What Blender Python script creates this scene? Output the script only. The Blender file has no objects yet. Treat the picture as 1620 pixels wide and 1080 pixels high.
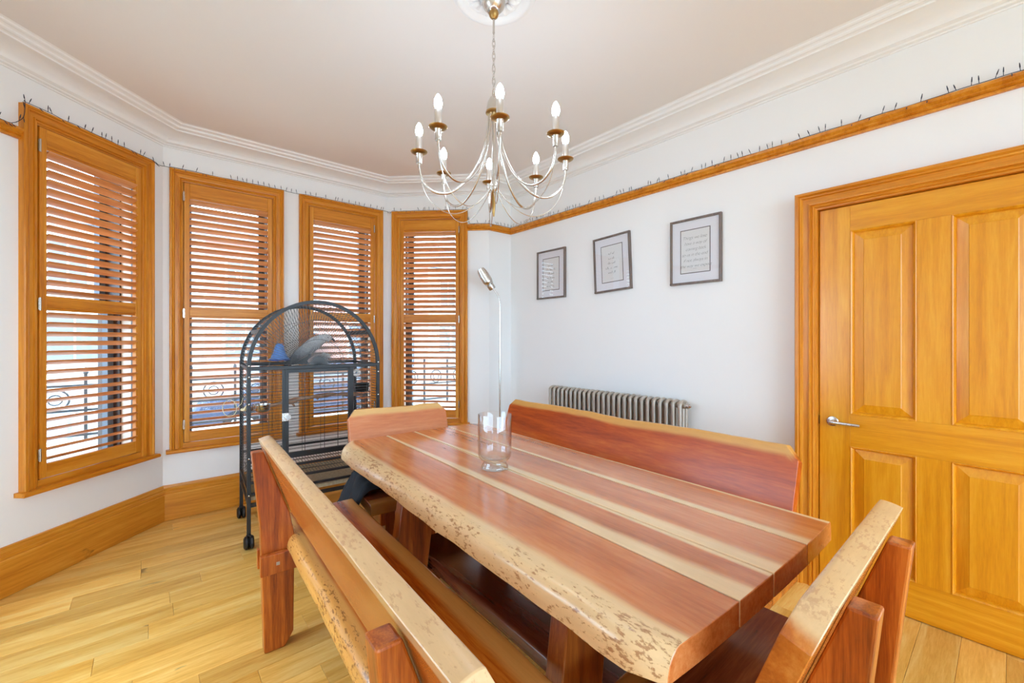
import bpy, bmesh, math, random
from mathutils import Vector, Matrix, noise as mnoise
R = math.radians
PI = math.pi
random.seed(7)
scene = bpy.context.scene
COL = scene.collection

# ---------------------------------------------------------------- camera, world, exposure
F_PX, CY_PX, CAM_H, YAW = 672.1, 536.03, 1.31, 40.42
cam_data = bpy.data.cameras.new('camera')
cam = bpy.data.objects.new('camera', cam_data)
COL.objects.link(cam)
cam_data.sensor_width = 36.0
cam_data.lens = F_PX / 1620.0 * 36.0
cam_data.shift_y = -(540.0 - CY_PX) / 1620.0
cam_data.clip_start = 0.02
cam.location = (0, 0, CAM_H)
cam.rotation_euler = (R(90), 0, R(-YAW))
scene.camera = cam

SKY_STRENGTH = 13.0
BULB_STRENGTH = 140.0
EXPOSURE = -0.28
world = bpy.data.worlds.new('overcast_sky')
scene.world = world
world.use_nodes = True
wn = world.node_tree.nodes
bg = wn['Background']
bg.inputs['Color'].default_value = (0.565, 0.782, 1.0, 1)
bg.inputs['Strength'].default_value = SKY_STRENGTH
vs = scene.view_settings
vs.view_transform = 'Standard'
vs.look = 'None'
vs.exposure = EXPOSURE
vs.gamma = 1.0
vs.use_curve_mapping = False
cy = scene.cycles
cy.max_bounces = 10
cy.diffuse_bounces = 6
cy.glossy_bounces = 4
cy.transmission_bounces = 8
cy.transparent_max_bounces = 16
cy.caustics_reflective = False
cy.caustics_refractive = False
cy.sample_clamp_indirect = 6.0

# ---------------------------------------------------------------- room plan (metres, camera at origin)
W, YC, YF, XL, XR = 2.755, 3.253, 3.961, 0.069, 1.772
CEIL = 2.81
REAR = -2.4
PLAN = [(-0.914, REAR), (-0.914, YC), (XL - (YF - YC), YC), (XL, YF), (XR, YF), (XR + (YF - YC), YC), (W, YC), (W, REAR)]

# ---------------------------------------------------------------- helpers
def lin(c):
    out = []
    for v in c:
        v /= 255.0
        out.append(v / 12.92 if v <= 0.04045 else ((v + 0.055) / 1.055) ** 2.4)
    return (out[0], out[1], out[2], 1.0)

class MB:
    """collects geometry for one mesh"""
    def __init__(s):
        s.v, s.f, s.sap = [], [], None
    def add(s, vs_, fs_):
        b = len(s.v)
        s.v += [tuple(p) for p in vs_]
        s.f += [tuple(i + b for i in f) for f in fs_]
        return s
    def box(s, x0, x1, y0, y1, z0, z1, M=None):
        p = [(x, y, z) for z in (z0, z1) for y in (y0, y1) for x in (x0, x1)]
        if M is not None: p = [M @ Vector(q) for q in p]
        return s.add(p, [(0, 2, 3, 1), (4, 5, 7, 6), (0, 1, 5, 4), (2, 6, 7, 3), (0, 4, 6, 2), (1, 3, 7, 5)])
    def prism(s, poly, a0, a1, axis='y', M=None):
        """polygon in the plane across AXIS, extruded a0..a1"""
        n = len(poly)
        def P(q, a):
            if axis == 'y': return (q[0], a, q[1])
            if axis == 'x': return (a, q[0], q[1])
            return (q[0], q[1], a)
        p = [P(q, a0) for q in poly] + [P(q, a1) for q in poly]
        if M is not None: p = [M @ Vector(q) for q in p]
        fs_ = [tuple(range(n)), tuple(range(2 * n - 1, n - 1, -1))]
        fs_ += [(i, n + i, n + (i + 1) % n, (i + 1) % n) for i in range(n)]
        return s.add(p, fs_)
    def tube(s, pts, r, n=8, closed=False, cap=True):
        pts = [Vector(p) for p in pts]
        m = len(pts)
        rr = r if isinstance(r, (list, tuple)) else [r] * m
        tang = []
        for i in range(m):
            a = pts[(i - 1) % m] if (closed or i > 0) else pts[i]
            b = pts[(i + 1) % m] if (closed or i < m - 1) else pts[i]
            t = (b - a)
            tang.append(t.normalized() if t.length > 1e-9 else Vector((0, 0, 1)))
        up = Vector((0, 0, 1)) if abs(tang[0].z) < 0.9 else Vector((1, 0, 0))
        nrm = (up - tang[0] * up.dot(tang[0])).normalized()
        V = []
        for i in range(m):
            nrm = nrm - tang[i] * nrm.dot(tang[i])
            if nrm.length < 1e-6: nrm = tang[i].orthogonal()
            nrm.normalize()
            bn = tang[i].cross(nrm)
            for k in range(n):
                a = 2 * PI * k / n + PI / n
                V.append(pts[i] + (nrm * math.cos(a) + bn * math.sin(a)) * rr[i])
        Fs = []
        for i in range(m if closed else m - 1):
            j = (i + 1) % m
            for k in range(n):
                k2 = (k + 1) % n
                Fs.append((i * n + k, i * n + k2, j * n + k2, j * n + k))
        if cap and not closed:
            Fs.append(tuple(range(n - 1, -1, -1)))
            Fs.append(tuple((m - 1) * n + k for k in range(n)))
        return s.add(V, Fs)
    def lathe(s, prof, n=24, c=(0, 0, 0), M=None, closed=False):
        V, Fs = [], []
        m = len(prof)
        for (r, z) in prof:
            for k in range(n):
                a = 2 * PI * k / n
                p = Vector((r * math.cos(a), r * math.sin(a), z))
                if M is not None: p = M @ p
                V.append(p + Vector(c))
        for i in range(m if closed else m - 1):
            j = (i + 1) % m
            for k in range(n):
                k2 = (k + 1) % n
                Fs.append((i * n + k, i * n + k2, j * n + k2, j * n + k))
        if not closed:
            if prof[0][0] > 1e-6: Fs.append(tuple(range(n - 1, -1, -1)))
            if prof[-1][0] > 1e-6: Fs.append(tuple((m - 1) * n + k for k in range(n)))
        return s.add(V, Fs)
    def mesh(s, name):
        me = bpy.data.meshes.new(name)
        me.from_pydata(s.v, [], s.f)
        bm = bmesh.new(); bm.from_mesh(me)
        bmesh.ops.recalc_face_normals(bm, faces=bm.faces)
        bm.to_mesh(me); bm.free()
        if s.sap is not None:
            a = me.attributes.new('sap', 'FLOAT', 'POINT')
            a.data.foreach_set('value', s.sap)
        return me
    def build(s, name, mat, parent=None, smooth=None, bevel=0, loc=None, rot=None, seg=2):
        return link(name, s.mesh(name), mat, parent, smooth, bevel, loc, rot, seg)

def link(name, me, mat, parent=None, smooth=None, bevel=0, loc=None, rot=None, seg=2):
    o = bpy.data.objects.new(name, me)
    COL.objects.link(o)
    if mat is not None and not me.materials: me.materials.append(mat)
    if parent is not None: o.parent = parent
    if loc is not None: o.location = loc
    if rot is not None: o.rotation_euler = rot
    if smooth is not None:
        me.polygons.foreach_set('use_smooth', [True] * len(me.polygons))
        if smooth < 180:
            try: me.set_sharp_from_angle(angle=R(smooth))
            except Exception: pass
    if bevel:
        b = o.modifiers.new('bevel', 'BEVEL')
        b.width = bevel; b.segments = seg; b.limit_method = 'ANGLE'; b.angle_limit = R(35)
        b.harden_normals = False
    return o

def empty(name, loc=(0, 0, 0), rz=0.0):
    o = bpy.data.objects.new(name, None)
    COL.objects.link(o)
    o.empty_display_size = 0.05
    o.location = loc
    o.rotation_euler = (0, 0, rz)
    return o

def tag(o, label, cat, group=None, kind=None):
    o['label'] = label
    o['category'] = cat
    if group: o['group'] = group
    if kind: o['kind'] = kind
    return o

def struct(o, label, cat='room'):
    return tag(o, label, cat, kind='structure')

def share(name, me, parent, loc=None, rot=None, mat=None, scale=None):
    """another object on shared mesh data"""
    o = bpy.data.objects.new(name, me)
    COL.objects.link(o)
    o.parent = parent
    if loc is not None: o.location = loc
    if rot is not None: o.rotation_euler = rot
    if scale is not None: o.scale = scale
    return o

def sweep_plan(path, prof, closed_prof=True):
    """sweep a profile of (offset into the room, z) along a plan polyline walked clockwise, with mitres"""
    mb = MB()
    n = len(path); m = len(prof)
    P = [Vector(p) for p in path]
    mit = []
    for i in range(n):
        ns = []
        if i > 0:
            d = (P[i] - P[i - 1]).normalized(); ns.append(Vector((d.y, -d.x)))
        if i < n - 1:
            d = (P[i + 1] - P[i]).normalized(); ns.append(Vector((d.y, -d.x)))
        if len(ns) == 2:
            b = (ns[0] + ns[1]); b = b / b.length
            mit.append(b / max(0.2, b.dot(ns[0])))
        else: mit.append(ns[0])
    V = [(P[i].x + mit[i].x * o, P[i].y + mit[i].y * o, z) for i in range(n) for (o, z) in prof]
    Fs = []
    for i in range(n - 1):
        for k in range(m if closed_prof else m - 1):
            k2 = (k + 1) % m
            Fs.append((i * m + k, i * m + k2, (i + 1) * m + k2, (i + 1) * m + k))
    if closed_prof:
        Fs.append(tuple(range(m))); Fs.append(tuple((n - 1) * m + k for k in range(m - 1, -1, -1)))
    return mb.add(V, Fs)

# ---------------------------------------------------------------- materials
def new_mat(name):
    m = bpy.data.materials.new(name)
    m.use_nodes = True
    return m, m.node_tree.nodes, m.node_tree.links, m.node_tree.nodes['Principled BSDF']

def plain(name, rgb, rough=0.5, metal=0.0, spec=0.5, coat=0.0, bump=0.0, bump_scale=60.0, mottling=0.0):
    m, N, L, b = new_mat(name)
    c = lin(rgb)
    b.inputs['Base Color'].default_value = c
    b.inputs['Roughness'].default_value = rough
    b.inputs['Metallic'].default_value = metal
    b.inputs['Specular IOR Level'].default_value = spec
    b.inputs['Coat Weight'].default_value = coat
    tc = N.new('ShaderNodeTexCoord')
    nz = N.new('ShaderNodeTexNoise'); nz.inputs['Scale'].default_value = bump_scale; nz.inputs['Detail'].default_value = 4
    L.new(tc.outputs['Object'], nz.inputs['Vector'])
    if mottling > 0:
        mx = N.new('ShaderNodeMix'); mx.data_type = 'RGBA'
        mx.inputs[6].default_value = tuple(v * (1 - mottling) for v in c[:3]) + (1,)
        mx.inputs[7].default_value = tuple(min(1, v * (1 + mottling)) for v in c[:3]) + (1,)
        L.new(nz.outputs['Fac'], mx.inputs[0]); L.new(mx.outputs[2], b.inputs['Base Color'])
    if bump > 0:
        bp = N.new('ShaderNodeBump'); bp.inputs['Strength'].default_value = bump; bp.inputs['Distance'].default_value = 0.002
        L.new(nz.outputs['Fac'], bp.inputs['Height']); L.new(bp.outputs['Normal'], b.inputs['Normal'])
    return m

def wood(name, cols, axis='y', scale=9.0, stretch=0.09, rough=0.35, coat=0.0, sap=None, fleck=None, contrast=1.0, knots=None, vary=0.0, rand=True, spec=0.5, bump=0.15):
    """cols: dark, mid, light (sRGB); grain runs along AXIS in the object's own space; SAP: pale sapwood colour by the 'sap' attribute"""
    m, N, L, b = new_mat(name)
    tc = N.new('ShaderNodeTexCoord')
    oi = N.new('ShaderNodeObjectInfo')
    src = tc.outputs['Object']
    if rand:
        mul = N.new('ShaderNodeMath'); mul.operation = 'MULTIPLY'; mul.inputs[1].default_value = 37.0
        L.new(oi.outputs['Random'], mul.inputs[0])
        cmb = N.new('ShaderNodeCombineXYZ')
        for k in range(3): L.new(mul.outputs[0], cmb.inputs[k])
        ad = N.new('ShaderNodeVectorMath'); ad.operation = 'ADD'
        L.new(src, ad.inputs[0]); L.new(cmb.outputs[0], ad.inputs[1]); src = ad.outputs[0]
    mp = N.new('ShaderNodeMapping')
    sc = [scale, scale, scale]; sc['xyz'.index(axis)] = scale * stretch
    mp.inputs['Scale'].default_value = sc
    L.new(src, mp.inputs['Vector'])
    n1 = N.new('ShaderNodeTexNoise'); n1.inputs['Scale'].default_value = 1.0; n1.inputs['Detail'].default_value = 5; n1.inputs['Distortion'].default_value = 0.8
    L.new(mp.outputs[0], n1.inputs['Vector'])
    n2 = N.new('ShaderNodeTexNoise'); n2.inputs['Scale'].default_value = 9.0; n2.inputs['Detail'].default_value = 3; n2.inputs['Roughness'].default_value = 0.7
    L.new(mp.outputs[0], n2.inputs['Vector'])
    mixf = N.new('ShaderNodeMath'); mixf.operation = 'MULTIPLY_ADD'; mixf.inputs[1].default_value = 0.35
    L.new(n2.outputs['Fac'], mixf.inputs[0])
    half = N.new('ShaderNodeMath'); half.operation = 'MULTIPLY'; half.inputs[1].default_value = 0.65
    L.new(n1.outputs['Fac'], half.inputs[0]); L.new(half.outputs[0], mixf.inputs[2])
    rp = N.new('ShaderNodeValToRGB')
    e = rp.color_ramp.elements
    s = 0.16 / contrast
    e[0].position = 0.5 - s; e[0].color = lin(cols[0])
    e[1].position = 0.5 + s; e[1].color = lin(cols[2])
    mid = e.new(0.5); mid.color = lin(cols[1])
    L.new(mixf.outputs[0], rp.inputs[0])
    col = rp.outputs[0]
    if vary > 0:
        hs = N.new('ShaderNodeHueSaturation')
        mr = N.new('ShaderNodeMapRange'); mr.inputs[3].default_value = 1 - vary; mr.inputs[4].default_value = 1 + vary
        L.new(oi.outputs['Random'], mr.inputs[0]); L.new(mr.outputs[0], hs.inputs['Value'])
        L.new(col, hs.inputs['Color']); col = hs.outputs[0]
    if knots is not None:
        mk = N.new('ShaderNodeMapping'); ks = [11.0] * 3; ks['xyz'.index(axis)] = 3.2; mk.inputs['Scale'].default_value = ks
        L.new(src, mk.inputs['Vector'])
        nk = N.new('ShaderNodeTexNoise'); nk.inputs['Scale'].default_value = 1.0; nk.inputs['Detail'].default_value = 4; nk.inputs['Distortion'].default_value = 1.2
        L.new(mk.outputs[0], nk.inputs['Vector'])
        rk = N.new('ShaderNodeValToRGB'); rk.color_ramp.elements[0].position = 0.68; rk.color_ramp.elements[0].color = (0, 0, 0, 1)
        rk.color_ramp.elements[1].position = 0.76; rk.color_ramp.elements[1].color = (0.85, 0.85, 0.85, 1)
        L.new(nk.outputs['Fac'], rk.inputs[0])
        mx = N.new('ShaderNodeMix'); mx.data_type = 'RGBA'; mx.inputs[7].default_value = lin(knots)
        L.new(rk.outputs[0], mx.inputs[0]); L.new(col, mx.inputs[6]); col = mx.outputs[2]
    if sap is not None:
        at = N.new('ShaderNodeAttribute'); at.attribute_name = 'sap'
        a1 = N.new('ShaderNodeMath'); a1.operation = 'MULTIPLY_ADD'; a1.inputs[1].default_value = 0.55; a1.inputs[2].default_value = -0.275
        L.new(n1.outputs['Fac'], a1.inputs[0])
        a2 = N.new('ShaderNodeMath'); a2.operation = 'ADD'
        L.new(at.outputs['Fac'], a2.inputs[0]); L.new(a1.outputs[0], a2.inputs[1])
        a3 = N.new('ShaderNodeMapRange'); a3.interpolation_type = 'SMOOTHSTEP'
        a3.inputs[1].default_value = 0.18; a3.inputs[2].default_value = 0.62
        L.new(a2.outputs[0], a3.inputs[0])
        mx = N.new('ShaderNodeMix'); mx.data_type = 'RGBA'
        L.new(a3.outputs[0], mx.inputs[0]); L.new(col, mx.inputs[6])
        sv = N.new('ShaderNodeMix'); sv.data_type = 'RGBA'
        sv.inputs[6].default_value = lin(tuple(v * 0.9 for v in sap)); sv.inputs[7].default_value = lin(sap)
        L.new(n2.outputs['Fac'], sv.inputs[0]); L.new(sv.outputs[2], mx.inputs[7])
        col = mx.outputs[2]
        if fleck is not None:
            mf = N.new('ShaderNodeMapping'); fs_ = [120.0, 120.0, 120.0]; fs_['xyz'.index(axis)] = 40.0
            mf.inputs['Scale'].default_value = fs_; L.new(src, mf.inputs['Vector'])
            nf = N.new('ShaderNodeTexNoise'); nf.inputs['Scale'].default_value = 1.0; nf.inputs['Detail'].default_value = 5; nf.inputs['Roughness'].default_value = 0.65
            L.new(mf.outputs[0], nf.inputs['Vector'])
            rf = N.new('ShaderNodeValToRGB'); rf.color_ramp.elements[0].position = 0.56; rf.color_ramp.elements[0].color = (0, 0, 0, 1)
            rf.color_ramp.elements[1].position = 0.63; rf.color_ramp.elements[1].color = (0.75, 0.75, 0.75, 1)
            nc = N.new('ShaderNodeTexNoise'); nc.inputs['Scale'].default_value = 9.0; nc.inputs['Detail'].default_value = 2
            L.new(src, nc.inputs['Vector'])
            cadd = N.new('ShaderNodeMath'); cadd.operation = 'MULTIPLY_ADD'; cadd.inputs[1].default_value = 0.40; cadd.inputs[2].default_value = -0.19
            L.new(nc.outputs['Fac'], cadd.inputs[0])
            csum = N.new('ShaderNodeMath'); csum.operation = 'ADD'; L.new(nf.outputs['Fac'], csum.inputs[0]); L.new(cadd.outputs[0], csum.inputs[1])
            L.new(csum.outputs[0], rf.inputs[0])
            a4 = N.new('ShaderNodeMapRange'); a4.inputs[1].default_value = 0.60; a4.inputs[2].default_value = 0.74
            L.new(at.outputs['Fac'], a4.inputs[0])
            mm = N.new('ShaderNodeMath'); mm.operation = 'MULTIPLY'
            L.new(a4.outputs[0], mm.inputs[0]); L.new(rf.outputs[0], mm.inputs[1])
            mx2 = N.new('ShaderNodeMix'); mx2.data_type = 'RGBA'; mx2.inputs[7].default_value = lin(fleck)
            L.new(mm.outputs[0], mx2.inputs[0]); L.new(col, mx2.inputs[6]); col = mx2.outputs[2]
    L.new(col, b.inputs['Base Color'])
    b.inputs['Roughness'].default_value = rough
    b.inputs['Specular IOR Level'].default_value = spec
    b.inputs['Coat Weight'].default_value = coat
    b.inputs['Coat Roughness'].default_value = 0.18
    bp = N.new('ShaderNodeBump'); bp.inputs['Strength'].default_value = bump; bp.inputs['Distance'].default_value = 0.001
    L.new(mixf.outputs[0], bp.inputs['Height']); L.new(bp.outputs['Normal'], b.inputs['Normal'])
    return m

def emission(name, rgb, strength):
    m, N, L, b = new_mat(name)
    b.inputs['Base Color'].default_value = lin(rgb)
    b.inputs['Emission Color'].default_value = lin(rgb)
    b.inputs['Emission Strength'].default_value = strength
    return m

def clear_pane(name, gloss=0.04, power=5.0):
    m, N, L, b = new_mat(name)
    out = N['Material Output']
    tr = N.new('ShaderNodeBsdfTransparent'); gl = N.new('ShaderNodeBsdfGlossy'); gl.inputs['Roughness'].default_value = 0.0
    lw = N.new('ShaderNodeLayerWeight')
    pw = N.new('ShaderNodeMath'); pw.operation = 'POWER'; pw.inputs[1].default_value = power
    ma = N.new('ShaderNodeMath'); ma.operation = 'MULTIPLY_ADD'; ma.inputs[1].default_value = 0.96 - gloss; ma.inputs[2].default_value = gloss
    L.new(lw.outputs['Facing'], pw.inputs[0]); L.new(pw.outputs[0], ma.inputs[0])
    fr = ma
    mx = N.new('ShaderNodeMixShader')
    L.new(fr.outputs[0], mx.inputs[0]); L.new(tr.outputs[0], mx.inputs[1]); L.new(gl.outputs[0], mx.inputs[2])
    L.new(mx.outputs[0], out.inputs['Surface'])
    return m

def solid_glass(name):
    m, N, L, b = new_mat(name)
    b.inputs['Base Color'].default_value = (1, 1, 1, 1)
    b.inputs['Transmission Weight'].default_value = 1.0
    b.inputs['Roughness'].default_value = 0.0
    b.inputs['IOR'].default_value = 1.45
    return m

M = {}
M['wall'] = plain('wall_paint', (244, 243, 242), 0.6, spec=0.25, bump=0.03, bump_scale=90)
M['ceiling'] = plain('ceiling_paint', (239, 234, 230), 0.8, spec=0.15)
M['plaster'] = plain('white_plaster', (246, 244, 242), 0.6, spec=0.25)
OAK = ((186, 104, 14), (212, 132, 30), (226, 154, 52))
M['oak_z'] = wood('oak_trim_vertical', OAK, 'z', 26, 0.05, 0.32, spec=0.4)
M['oak_x'] = wood('oak_trim_lengthwise', OAK, 'x', 26, 0.05, 0.32, spec=0.4)
SHUT = ((176, 104, 46), (196, 124, 62), (208, 140, 78))
M['shut_z'] = wood('shutter_wood_vertical', OAK, 'z', 24, 0.06, 0.36, spec=0.4)
M['shut_x'] = wood('shutter_wood_lengthwise', OAK, 'x', 24, 0.06, 0.36, spec=0.4)
M['slat'] = wood('louvre_wood', ((196, 124, 68), (216, 146, 88), (230, 168, 110)), 'x', 20, 0.05, 0.34, spec=0.4)
DOOR = ((204, 124, 8), (224, 148, 18), (236, 168, 44))
M['door_z'] = wood('door_oak_vertical', DOOR, 'z', 22, 0.06, 0.3, coat=0.25, contrast=0.9)
M['door_x'] = wood('door_oak_lengthwise', DOOR, 'x', 22, 0.06, 0.3, coat=0.25, contrast=0.9)
M['skirt'] = wood('skirting_oak', ((184, 108, 20), (210, 136, 38), (226, 160, 62)), 'x', 12, 0.06, 0.33, knots=(96, 52, 16), rand=False)
M['floor'] = wood('floor_oak', ((212, 150, 58), (234, 180, 88), (248, 208, 126)), 'x', 16, 0.09, 0.36, spec=0.4, knots=(104, 66, 26), vary=0.17)
M['table'] = wood('table_slab_wood', ((168, 86, 30), (206, 120, 60), (226, 152, 94)), 'y', 9, 0.10, 0.25, coat=0.6, sap=(252, 220, 172), contrast=0.9)
M['table_live'] = wood('table_live_edge_wood', ((168, 86, 30), (206, 120, 60), (226, 152, 94)), 'y', 9, 0.10, 0.25, coat=0.6, sap=(252, 216, 162), fleck=(164, 104, 60), contrast=0.9)
M['bench'] = wood('bench_back_wood', ((158, 76, 16), (188, 102, 30), (210, 132, 52)), 'y', 10, 0.10, 0.26, coat=0.4, sap=(236, 196, 144), fleck=(204, 160, 116))
M['bench_red'] = wood('red_bench_back_wood', ((150, 54, 8), (188, 80, 18), (210, 110, 36)), 'y', 10, 0.10, 0.30, coat=0.12, sap=(226, 166, 88))
M['bench_lit'] = wood('lit_bench_back_wood', ((190, 104, 58), (208, 124, 76), (222, 148, 98)), 'y', 10, 0.10, 0.26, coat=0.5, sap=(232, 182, 112))  # light and sheen on the far backrest put into a paler wood colour
M['seat'] = wood('bench_seat_wood', ((134, 54, 8), (174, 82, 16), (200, 112, 32)), 'y', 16, 0.06, 0.22, coat=0.5, sap=(222, 156, 66), contrast=1.3)
M['seat_live'] = wood('bench_seat_live_edge_wood', ((134, 54, 8), (174, 82, 16), (200, 112, 32)), 'y', 16, 0.06, 0.22, coat=0.5, sap=(226, 162, 82), fleck=(120, 74, 34), contrast=1.3)
M['seat_dark'] = wood('dark_bench_seat_wood', ((80, 34, 16), (112, 52, 26), (140, 76, 40)), 'y', 16, 0.06, 0.22, coat=0.5, sap=(170, 112, 50), fleck=(70, 40, 20))
M['leg'] = wood('bench_post_wood', ((126, 54, 10), (168, 82, 20), (200, 112, 38)), 'z', 26, 0.05, 0.32, coat=0.25, contrast=1.4)
M['darkleg'] = wood('stained_leg_wood', ((98, 42, 10), (136, 64, 18), (170, 94, 32)), 'z', 22, 0.06, 0.3, coat=0.2, contrast=1.2)
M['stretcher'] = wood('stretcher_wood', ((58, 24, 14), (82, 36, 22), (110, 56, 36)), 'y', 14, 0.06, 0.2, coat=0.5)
M['black_metal'] = plain('black_powder_coat', (34, 34, 35), 0.45, 0.0, bump=0.05, bump_scale=300)
M['wire'] = plain('dark_cage_wire', (62, 60, 58), 0.35, 0.6)
M['chrome'] = plain('brushed_chrome', (214, 212, 208), 0.2, 1.0)
M['nickel'] = plain('satin_nickel', (206, 198, 188), 0.25, 1.0)
M['gold'] = plain('warm_brass', (176, 140, 84), 0.28, 1.0)
M['candle'] = plain('candle_sleeve_metal', (216, 208, 198), 0.3, 0.9)
M['bulb'] = emission('lit_candle_bulb', (208, 232, 255), BULB_STRENGTH)
M['radiator'] = plain('pewter_radiator_metal', (184, 174, 162), 0.4, 0.5)
M['rubber'] = plain('black_rubber', (22, 22, 24), 0.5)
M['sash'] = plain('dark_sash_wood', (64, 44, 36), 0.4)
M['sash_grey'] = plain('grey_sash_bead', (92, 100, 112), 0.4)
M['reveal'] = plain('cream_reveal_paint', (232, 222, 206), 0.5)
M['pane'] = clear_pane('window_glass')
M['glass'] = clear_pane('vase_glass', 0.09, 2.4)
M['frame'] = wood('picture_frame_wood', ((96, 82, 76), (116, 100, 92), (136, 118, 106)), 'z', 40, 0.06, 0.4)
M['mat_board'] = plain('white_mount_board', (240, 240, 246), 0.7)
M['paper'] = plain('cream_print_paper', (236, 236, 236), 0.7)
M['ink'] = plain('grey_ink', (112, 112, 110), 0.7)
M['slip'] = plain('dark_mount_slip', (92, 84, 84), 0.5)
M['cable'] = plain('dark_green_cable', (24, 24, 44), 0.5)
M['cloth'] = plain('black_cloth', (20, 21, 26), 0.85, bump=0.2, bump_scale=200)

# ---------------------------------------------------------------- walls
WALL_T = 0.30
def seg_frame(i):
    a, b = Vector(PLAN[i]), Vector(PLAN[i + 1])
    u = (b - a).normalized()
    return a, u, Vector((u.y, -u.x)), (b - a).length     # origin, along, inward, length

# window openings: segment index -> list of centre positions along the segment
HALF_OPEN = 0.295
WIN_Z0, WIN_Z1 = 0.50, 2.47
WINDOWS = {2: [0.533], 3: [0.478 - XL, 1.342 - XL], 4: [0.4221]}

def build_wall(i, name, label):
    a, u, nin, Ln = seg_frame(i)
    def outer(j):
        ns = []
        for k in (j - 1, j):
            if 0 <= k < len(PLAN) - 1:
                p, q = Vector(PLAN[k]), Vector(PLAN[k + 1]); d = (q - p).normalized(); ns.append(Vector((-d.y, d.x)))
        bsum = sum(ns, Vector((0, 0))); bsum.normalize()
        return Vector(PLAN[j]) + bsum * (WALL_T / max(0.3, bsum.dot(ns[0])))
    oa, ob = outer(i), outer(i + 1)
    def pin(s): return a + u * s
    def pout(s): return a + u * s - nin * WALL_T
    mb = MB()
    def piece(i0, i1, o0, o1, z0, z1):
        v = [(*p, z) for z in (z0, z1) for p in (i0, i1, o1, o0)]
        mb.add(v, [(0, 1, 2, 3), (7, 6, 5, 4), (0, 4, 5, 1), (1, 5, 6, 2), (2, 6, 7, 3), (3, 7, 4, 0)])
    cuts = WINDOWS.get(i, [])
    s_prev, o_prev = 0.0, oa
    for c in cuts:
        s0, s1 = c - HALF_OPEN, c + HALF_OPEN
        piece(pin(s_prev), pin(s0), o_prev, pout(s0), 0.0, CEIL)
        piece(pin(s0), pin(s1), pout(s0), pout(s1), 0.0, WIN_Z0)
        piece(pin(s0), pin(s1), pout(s0), pout(s1), WIN_Z1, CEIL)
        s_prev, o_prev = s1, pout(s1)
    piece(pin(s_prev), pin(Ln), o_prev, ob, 0.0, CEIL)
    return struct(mb.build(name, M['wall']), label, 'wall')

LW = (1.40, 2.80, 0.30, 2.05)         # opening of the side window added for fill light: y0, y1, z0, z1
lw_mb = MB()
lw_mb.box(-1.214, -0.914, REAR - 0.3, LW[0], 0, CEIL); lw_mb.box(-1.214, -0.914, LW[1], YC + 0.3, 0, CEIL)
lw_mb.box(-1.214, -0.914, LW[0], LW[1], 0, LW[2]); lw_mb.box(-1.214, -0.914, LW[0], LW[1], LW[3], CEIL)
struct(lw_mb.build('wall_left', M['wall']), 'white painted side wall beside the camera', 'wall')
build_wall(1, 'wall_bay_return_left', 'narrow white wall return at the left end of the bay')
build_wall(2, 'wall_bay_left', 'white angled bay wall holding the leftmost shuttered window')
build_wall(3, 'wall_front', 'white front bay wall holding the two middle shuttered windows')
build_wall(4, 'wall_bay_right', 'white angled bay wall holding the rightmost shuttered window')
build_wall(5, 'wall_bay_return_right', 'narrow white wall return behind the chrome floor lamp')
build_wall(6, 'wall_right', 'white painted wall with the three framed prints and the radiator')
RW = (-0.70, 2.50, 0.06, 2.45)       # opening of the rear window added for fill light: x0, x1, z0, z1
rear_mb = MB()
rear_mb.box(-1.214, RW[0], REAR - 0.3, REAR, 0, CEIL); rear_mb.box(RW[1], W + 0.3, REAR - 0.3, REAR, 0, CEIL)
rear_mb.box(RW[0], RW[1], REAR - 0.3, REAR, 0, RW[2]); rear_mb.box(RW[0], RW[1], REAR - 0.3, REAR, RW[3], CEIL)
struct(rear_mb.build('wall_rear', M['wall']), 'plain white rear wall behind the viewer', 'wall')

# ceiling (covers the bay as well)
cb = MB()
out_plan = [(-1.25, REAR - 0.3), (-1.25, 3.5), (-0.2, 4.3), (2.0, 4.3), (3.1, 3.5), (3.1, REAR - 0.3)]
cb.prism(out_plan, CEIL, CEIL + 0.12, 'z')
struct(cb.build('ceiling', M['ceiling']), 'pale beige painted ceiling above the dining table', 'ceiling')

# cornice
cor = [(0, 2.698), (0.010, 2.698), (0.012, 2.704), (0.030, 2.706), (0.034, 2.713), (0.052, 2.716)]
for k in range(9):
    t = k / 8 * PI / 2
    cor.append((0.058 + 0.112 * (1 - math.cos(t)), 2.718 + 0.050 * math.sin(t)))
cor += [(0.174, 2.768), (0.176, 2.776), (0.186, 2.780), (0.196, 2.778), (0.204, 2.783), (0.206, 2.792), (0.216, 2.797), (0.226, 2.795), (0.234, 2.799), (0.236, 2.806), (0.245, 2.8095), (0.245, CEIL), (0, CEIL)]
o = sweep_plan(PLAN, cor).build('trim_1', M['plaster'], smooth=25)
struct(o, 'white moulded plaster cornice running round the ceiling', 'cornice')

# picture rail in three runs
RAIL_Z = 2.354
rail = [(0, RAIL_Z), (0.014, RAIL_Z), (0.018, RAIL_Z + 0.010), (0.012, RAIL_Z + 0.016), (0.022, RAIL_Z + 0.022), (0.020, RAIL_Z + 0.030), (0.032, RAIL_Z + 0.040), (0.034, RAIL_Z + 0.050), (0.030, RAIL_Z + 0.056), (0, RAIL_Z + 0.056)]
a4, u4, n4, L4 = seg_frame(4)
a2, u2, n2, L2 = seg_frame(2)
r_start = a4 + u4 * (0.4221 + 0.372)
o = sweep_plan([tuple(r_start), PLAN[5], PLAN[6], (W, REAR)], rail).build('trim_2', M['oak_x'], smooth=30)
struct(o, 'oak picture rail along the right-hand wall', 'picture rail')
l_end = a2 + u2 * (0.533 - 0.372)
o = sweep_plan([(-0.914, REAR), PLAN[1], PLAN[2], tuple(l_end)], rail).build('trim_3', M['oak_x'], smooth=30)
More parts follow.
